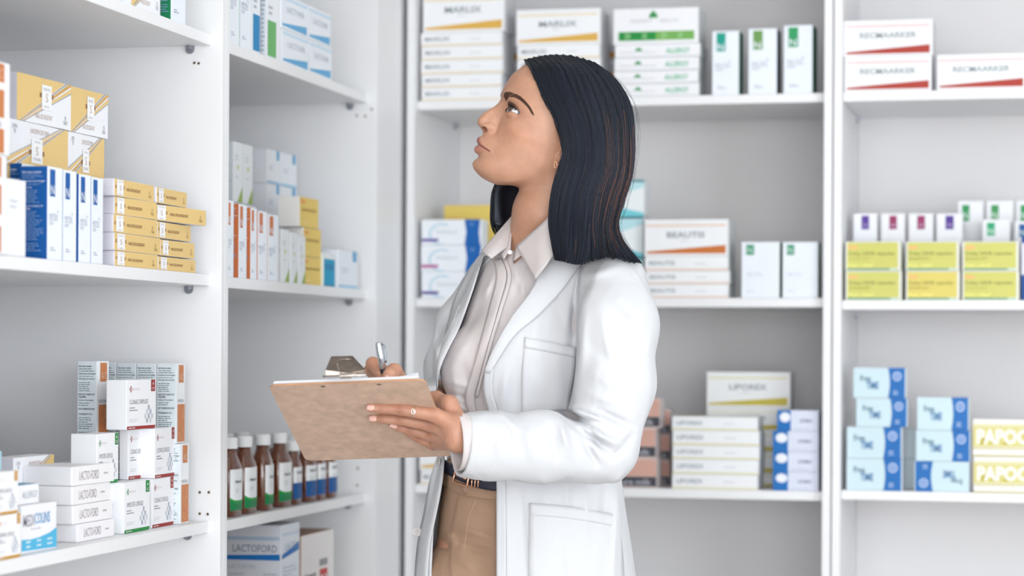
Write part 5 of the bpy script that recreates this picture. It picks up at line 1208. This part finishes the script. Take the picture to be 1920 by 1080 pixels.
leaf_piece('collar_stand', [q(968, 462, 3.965), q(1034, 410, 3.945), q(1030, 440, 3.95), q(962, 490, 3.965)], 12, 6, .0022, shirt, .004)
leaf_piece('collar_stand', [q(962, 405, 4.04), q(957, 466, 3.98), q(944, 486, 3.97), q(935, 470, 4.0)], 12, 6, .0022, shirt, .003)
disc(q(956, 473, 3.955), cd, .0042, .0016, MBU, 'shirt_button', shirt)
# cuff of the shirt sleeve under the coat
ax = (FA_N[3][0]-FA_N[2][0]); ax /= np.linalg.norm(ax); e1 = np.cross(ax, [0, 0, 1.]); e1 /= np.linalg.norm(e1); e2 = np.cross(ax, e1); V = []; n = 40
for k, (s, r_) in enumerate(((-.05, .042), (-.01, .0445), (.004, .046), (.0095, .0465))):
    c0 = q(866, 828, 3.763)+ax*s
    V += [c0+r_*(.90*math.cos(2*math.pi*i/n)*e1+1.02*math.sin(2*math.pi*i/n)*e2)+ax*(-.004*math.sin(2*math.pi*i/n)) for i in range(n)]
Q_ = np.array([(k*n+i, k*n+(i+1) % n, (k+1)*n+(i+1) % n, (k+1)*n+i) for k in range(3) for i in range(n)])
o = np_mesh('shirt_cuff', np.array(V), Q_, [M_SH], shirt); md = o.modifiers.new('s', 'SOLIDIFY'); md.thickness = .002
# belt
M_BELT = mat('navy_leather', (34, 36, 52), .4, bump=.1, bscale=300)
belt = sheet('belt', tro_field, [(826, 850), (834, 862), (852, 872), (880, 884), (905, 893), (950, 899)], [(824, 874), (832, 885), (850, 895), (878, 908), (905, 917), (950, 923)], 30, 5, .006, .003, M_BELT, ROOT); belt['label'] = 'dark navy belt with gold buckle'
bk_ = [hit(tro_field, u, v, .012) for u, v in ((856, 873), (880, 884), (876, 912), (849, 904))]
bk_.append(bk_[0]); fine = []
for a, b_ in zip(bk_, bk_[1:]): fine += [Vector(a*(1-t)+b_*t) for t in (0.06, .5, .94)]
tube(fine, .0019, M_GOLD, 'belt_buckle', belt, 8, True)
tube([Vector(hit(tro_field, 852, 889, .014)), Vector(hit(tro_field, 874, 898, .014))], .0013, M_GOLD, 'buckle_prong', belt, 8)
for u in (885, 891, 897): tube([Vector(hit(tro_field, u+1, 888, .009)), Vector(hit(tro_field, u-1, 914, .010))], .0014, M_GOLD, 'belt_loop_ring', belt, 8)
disc(hit(tro_field, 876, 917, .002), cd, .0095, .0025, mat('brown_button', (140, 104, 80), .4), 'trouser_button', tro)
sheet('waistband', tro_field, [(826, 872), (850, 893), (878, 906), (905, 915), (945, 921)], [(823, 903), (842, 918), (870, 929), (900, 934), (945, 939)], 30, 5, .0018, .0012, M_TR, tro)
stitch = mat('stitching', (206, 180, 150), .8)
mb = MB()
for p0_, p1_ in zip(spl([(892, 938), (878, 975), (870, 1030)], 38), spl([(892, 938), (878, 975), (870, 1030)], 38)[1:]):
    a, b_ = hit(tro_field, *p0_, .0006), hit(tro_field, *(p0_*.45+p1_*.55), .0006); w_ = np.array([.0004, 0, 0]); mb.poly([a-w_, b_-w_, b_+w_, a+w_], stitch)
o = mb.build('stitching', tro); o['kind'] = 'stuff'
# ------------------------------------------------------------------ hair
HR = [  # rows t0..t8 of ring points F,N1,M,G1,G,M3,M2,F2   (u,v,D)
 [(984, 112, 3.985), (1012, 105, 3.982), (1045, 103, 3.99), (1082, 108, 3.99), (1112, 117, 4.0), (1082, 107, 4.01), (1045, 103, 4.01), (986, 113, 4.01)],
 [(999, 135, 3.950), (1038, 128, 3.935), (1078, 133, 3.93), (1118, 140, 3.945), (1154, 150, 4.0), (1118, 138, 4.05), (1078, 131, 4.07), (985, 133, 4.045)],
 [(1017, 180, 3.930), (1060, 180, 3.908), (1100, 185, 3.90), (1145, 190, 3.925), (1182, 200, 4.0), (1145, 190, 4.08), (1100, 185, 4.10), (975, 178, 4.065)],
 [(1043, 232, 3.918), (1080, 236, 3.90), (1115, 240, 3.895), (1156, 245, 3.92), (1188, 258, 4.0), (1150, 245, 4.085), (1105, 240, 4.105), (990, 232, 4.08)],
 [(1054, 290, 3.915), (1083, 300, 3.895), (1117, 305, 3.89), (1156, 315, 3.92), (1183, 325, 4.0), (1140, 312, 4.09), (1085, 300, 4.11), (975, 290, 4.085)],
 [(1036, 348, 3.912), (1066, 358, 3.89), (1100, 365, 3.885), (1140, 370, 3.915), (1168, 378, 3.99), (1120, 368, 4.08), (1050, 358, 4.11), (928, 346, 4.08)],
 [(1029, 410, 3.908), (1060, 415, 3.882), (1095, 420, 3.875), (1130, 422, 3.90), (1157, 420, 3.97), (1110, 415, 4.07), (1030, 408, 4.10), (921, 395, 4.075)],
 [(1034, 455, 3.895), (1060, 460, 3.87), (1095, 464, 3.862), (1135, 458, 3.88), (1170, 456, 3.94), (1110, 440, 4.06), (1030, 432, 4.09), (921, 424, 4.07)],
 [(1040, 488, 3.885), (1058, 492, 3.862), (1088, 497, 3.855), (1142, 484, 3.862), (1202, 494, 3.92), (1120, 465, 4.06), (1030, 450, 4.085), (928, 444, 4.06)]]
for r in (1, 2, 3, 4): u_, v_, d_ = HR[r][0]; HR[r][0] = (u_, v_, d_-.005)
HR = np.array([[Wn(*p) for p in r] for r in HR])
def cr(Pm, s):
    """catmull rom of list Pm (n,3) at s in 0..n-1 (array)"""
    n = len(Pm); s = np.clip(s, 0, n-1-1e-6); i = s.astype(int); t = (s-i)[:, None]; g = lambda k: Pm[np.clip(k, 0, n-1)]
    a, b, c, d = g(i-1), g(i), g(i+1), g(i+2); return .5*(2*b+(c-a)*t+(2*a-5*b+4*c-d)*t*t+(3*b-a-3*c+d)*t**3)
def hairpt(al, t):
    """al 0..1 around, t 0..8 down; arrays of equal length"""
    al = np.asarray(al, float); t = np.asarray(t, float); rows_ = np.stack([cr(HR[r], al*7) for r in range(9)])   # 9,n,3
    n = len(t); tc_ = np.clip(t, 0, 8-1e-6); i = tc_.astype(int); f = (tc_-i)[:, None]; ar = np.arange(n); g = lambda k: rows_[np.clip(k, 0, 8), ar]
    a, b, c, d = g(i-1), g(i), g(i+1), g(i+2); p = .5*(2*b+(c-a)*f+(2*a-5*b+4*c-d)*f*f+(3*b-a-3*c+d)*f**3)
    return p
cen = np.array([Wn(1065, v, 4.0) for v in (150, 160, 200, 245, 300, 360, 410, 450, 480)])
def outw(al, t, p):
    c = cr(cen, np.asarray(t, float)); d = p-c; d[:, 2] *= .5; return d/np.linalg.norm(d, axis=1)[:, None]
na, ntt = 120, 90
AL, TT = np.meshgrid(np.linspace(0, 1, na), np.linspace(0, 7.93, ntt), indexing='ij'); al, tt = AL.ravel(), TT.ravel()
al2 = .006+al*.988+.006*np.sin(al*55+tt*.8)*np.clip(tt/6, 0, 1)*np.clip(al*12, 0, 1)
p = hairpt(np.clip(al2, 0, 1), tt-.25*np.abs(np.sin(al*90))*(tt > 7)); p = p+outw(al, tt, p)*(-.003+.0016*np.sin(al*140+1.5*np.sin(tt))*np.clip(tt/2, 0, 1))[:, None]
Q_ = np.array([(i*ntt+j, i*ntt+j+1, (i+1)*ntt+j+1, (i+1)*ntt+j) for i in range(na-1) for j in range(ntt-1)])
def hair_mat(name, rgb, rough=.32):
    m = bpy.data.materials.new(name); m.use_nodes = True; b = m.node_tree.nodes['Principled BSDF']; b.inputs['Base Color'].default_value = lin(rgb)+(1,); b.inputs['Roughness'].default_value = rough; b.inputs['Specular IOR Level'].default_value = .55
    b.inputs['Specular Tint'].default_value = (.75, .85, 1, 1); return m
H1, H2, H3 = hair_mat('hair_black', (20, 20, 28), .36), hair_mat('hair_blueblack', (27, 33, 48), .36), hair_mat('hair_brown', (112, 72, 54), .42)
hair = np_mesh('hair', p, Q_, [H1], ROOT); md = hair.modifiers.new('s', 'SOLIDIFY'); md.thickness = .005; md.offset = -1
hair['label'] = 'straight shoulder length black hair with faint brown streaks'
def strands(name, n, npt, gen, r0, parent, mats, pick):
    Vs_, Qs_, mi = [], [], []; k = 3
    base = 0
    for s in range(n):
        pts, rr = gen(s)
        m_ = len(pts); t = np.gradient(pts, axis=0); t /= np.linalg.norm(t, axis=1)[:, None]+1e-12
        u = np.cross(t, [.3, 1., .2]); u /= np.linalg.norm(u, axis=1)[:, None]+1e-12; w2 = np.cross(t, u)
        for a in range(k): Vs_.append(pts+(u*math.cos(2*math.pi*a/k)+w2*math.sin(2*math.pi*a/k))*rr[:, None])
        for a in range(k):
            A0 = base+a*m_; B0 = base+((a+1) % k)*m_; j = np.arange(m_-1); Qs_.append(np.stack([A0+j, A0+j+1, B0+j+1, B0+j], 1)); pk = pick(s); mi += (list(pk) if hasattr(pk, '__len__') else [pk]*(m_-1))
        base += k*m_
    return np_mesh(name, np.concatenate(Vs_), np.concatenate(Qs_), mats, parent, mi=mi)
R_ = np.random.default_rng(5); NS = 4200; sa = np.concatenate([R_.uniform(0, .62, int(NS*.74)), R_.uniform(.62, 1, NS-int(NS*.74)-260), R_.uniform(0, .03, 260)]); NPT = 26
def gen_hair(s):
    a0 = sa[s]; t0 = R_.uniform(0, .25) if R_.random() < .75 else R_.uniform(.3, 4); t1 = 8.0-abs(R_.normal(0, .26)) if R_.random() < .9 else R_.uniform(7, 8.0)
    tt = np.linspace(t0, t1, NPT); cl = round(a0*60)/60; w = np.clip((tt-3)/5, 0, 1)
    a = a0+(cl-a0)*.35*w+.007*np.sin(a0*55+tt*.8)*np.clip(tt/6, 0, 1)+R_.normal(0, .0015)*w
    p = hairpt(np.clip(a, 0.0, 1), tt); o = outw(a, tt, p); h = R_.uniform(-.0018, .0022); wav = .0012*np.sin(tt*1.3+cl*30)*w
    p = p+o*(h+wav+.0010*np.sin(a0*140+1.5*np.sin(tt)))[:, None]
    r = np.full(NPT, .00052)*np.interp(np.linspace(0, 1, NPT), [0, .06, .85, 1], [.5, 1, 1, .35]); return p, r
brown = (R_.random(NS) < np.interp(sa, [0, .3, .4, .57, .62, 1], [.0, .03, .3, .5, .05, .0]))
B0 = R_.uniform(7, 15, NS).astype(int); B1 = R_.uniform(14, 25, NS).astype(int)
ch = strands('hair_strands', NS, NPT, gen_hair, 0, hair, [H1, H2, H3], lambda s: [2 if (brown[s] and B0[s] <= k < B1[s]) else (1 if s % 3 == 0 else 0) for k in range(NPT-1)]); ch['kind'] = 'stuff'
# fine hairs at hairline and fly-aways
def gen_fly(s):
    if s < 90:   # hairline baby hairs down the near front edge
        t0 = R_.uniform(.2, 4.2); tt = np.linspace(t0, t0+R_.uniform(.3, .9), 9); a = np.linspace(.02, -.0, 9)*0+.01; p = hairpt(np.full(9, .004), tt); d = np.linspace(0, 1, 9)**.7
        p = p+(fw*.6+np.array([0, .35, 0]))[None]*0+np.outer(np.sin(d*math.pi), fw*R_.uniform(.001, .005))+np.array([0, .004, 0]); return p, np.full(9, .00022)
    a0 = R_.uniform(.25, .6); t0 = R_.uniform(0, 6.5); tt = np.linspace(t0, min(8.2, t0+R_.uniform(1, 3)), 14); p = hairpt(np.full(14, a0), tt); o = outw(np.full(14, a0), tt, p)
    d = np.linspace(0, 1, 14); p = p+o*(R_.uniform(.002, .012)*np.sin(d*math.pi*R_.uniform(.5, 1)))[:, None]; return p, np.full(14, .00016)
o = strands('loose_hairs', 210, 0, gen_fly, 0, hair, [H1], lambda s: 0); o['kind'] = 'stuff'
# ------------------------------------------------------------------ brows and lashes on the head surface
def surf_head(y, z, s=1, off=0.3):
    xs = np.arange(5, 125, .25); f = head_field(xs, np.full_like(xs, y*s), np.full_like(xs, z)); k = np.where(f < 0)[0]; x = xs[k[-1]] if len(k) else 30; return np.array([x+off, y*s, z])
for s in (1, -1):
    for up_ in (True,):
        pts = []
        for yy in np.linspace(-13, 11.5, 24):
            e = max(0, 1-(yy/15.2)**2); z = EYE[1][2]+((-.5+8.6*e**.8-.4+.10*yy) if up_ else (-1.2-3.0*e+.3+.12*yy))
            x = EYE[1][0]+math.sqrt(max((ER+1.5)**2-yy*yy-(z-EYE[1][2])**2, 0)); pts.append(Vector(from_head([x, (EYE[1][1]+yy)*s, z])))
        n_ = len(pts); rs_ = [(.00105 if up_ else .0006)*max(.25, min(1, 3*i/n_, 3*(n_-1-i)/n_)) for i in range(n_)]
        tube(pts, 0, mat('lash_line', (40, 26, 22), .6) if up_ else mat('lower_lid_rim', (150, 96, 82), .45), 'lash_line' if up_ else 'lower_lid_rim', ROOT, 8, rs=rs_)
M_BROW = mat('brow_hair', (84, 58, 46), .75)
for s in (1, -1):
    # y,z guide of the brow: inner to outer
    g = spl([(18, 1.5), (26, 7), (36, 11), (48, 11), (58, 4.5), (64, -5)], 60)
    def gen_b(k):
        i = int(R_.integers(0, 56)); w_ = np.interp(i, [0, 8, 30, 59], [4.2, 5.4, 3.6, .8]); c = g[i]; n_ = np.array([-(g[min(i+2, 59)]-c)[1], (g[min(i+2, 59)]-c)[0]]); n_ /= np.linalg.norm(n_)+1e-9
        d = g[min(i+3, 59)]-c; d /= np.linalg.norm(d)+1e-9; st_ = c+n_*R_.uniform(-w_, w_*.6); dirn = d*.9+n_*np.interp(i, [0, 20, 59], [.5, .15, -.1]); L_ = R_.uniform(4, 7)
        pts = []
        for t in (0, .35, .7, 1): yz = st_+dirn*L_*t; pts.append(from_head(surf_head(yz[0], yz[1], s, .35+.3*t)))
        return np.array(pts), np.array([.0003, .0003, .00024, .0001])
    o = strands('eyebrow', 520, 0, gen_b, 0, ROOT, [M_BROW], lambda k: 0); o['kind'] = 'stuff'
    def gen_l(k):
        up_ = k < 52; yy = R_.uniform(-13.5, 14.5) if up_ else R_.uniform(-10, 13); e = max(0, 1-(yy/15)**2); c = np.array(EYE[1]); 
        z = c[2]+(-.5+8.6*e**.8+.10*yy if up_ else -1.2-3.0*e+.12*yy); x = c[0]+math.sqrt(max((ER+1.3)**2-yy*yy-(z-c[2])**2, 1)); L_ = (R_.uniform(6, 8.5) if s > 0 else R_.uniform(8.5, 11)) if up_ else R_.uniform(1.5, 2.6)
        b0 = np.array([x, (c[1]+yy)*s, z]); out = np.array([.9, s*(.035*yy+.1), (.15 if up_ else -.35)]); out /= np.linalg.norm(out); pts = []
        for t in np.linspace(0, 1, 6): pts.append(from_head(b0+out*L_*t*(1-.25*t)+np.array([0, 0, (1 if up_ else -.4)*L_*.62*t*t])))
        return np.array(pts), np.linspace(.00028, .00006, 6)*(1 if up_ else .6)
    o = strands('eyelashes', 74, 0, gen_l, 0, ROOT, [mat('lash', (14, 12, 12), .6)], lambda k: 0); o['kind'] = 'stuff'
# earring: small hoop at the lobe
ec = Wn(1042, 309, 3.925)
tube([Vector(ec+np.array([.0028*math.cos(t), -.002*math.cos(t), .0068*math.sin(t)])) for t in np.linspace(0, 2*math.pi, 28, endpoint=False)], .0008, M_GOLD, 'earring', ROOT, 8, True)
tube([Vector(ec+np.array([-.0005+.0045*math.cos(t)*.5, -.003, .0055*math.sin(t)+.0015*math.cos(t)])) for t in np.linspace(0, 2*math.pi, 20, endpoint=False)], .0006, M_GOLD, 'earring', ROOT, 8, True)
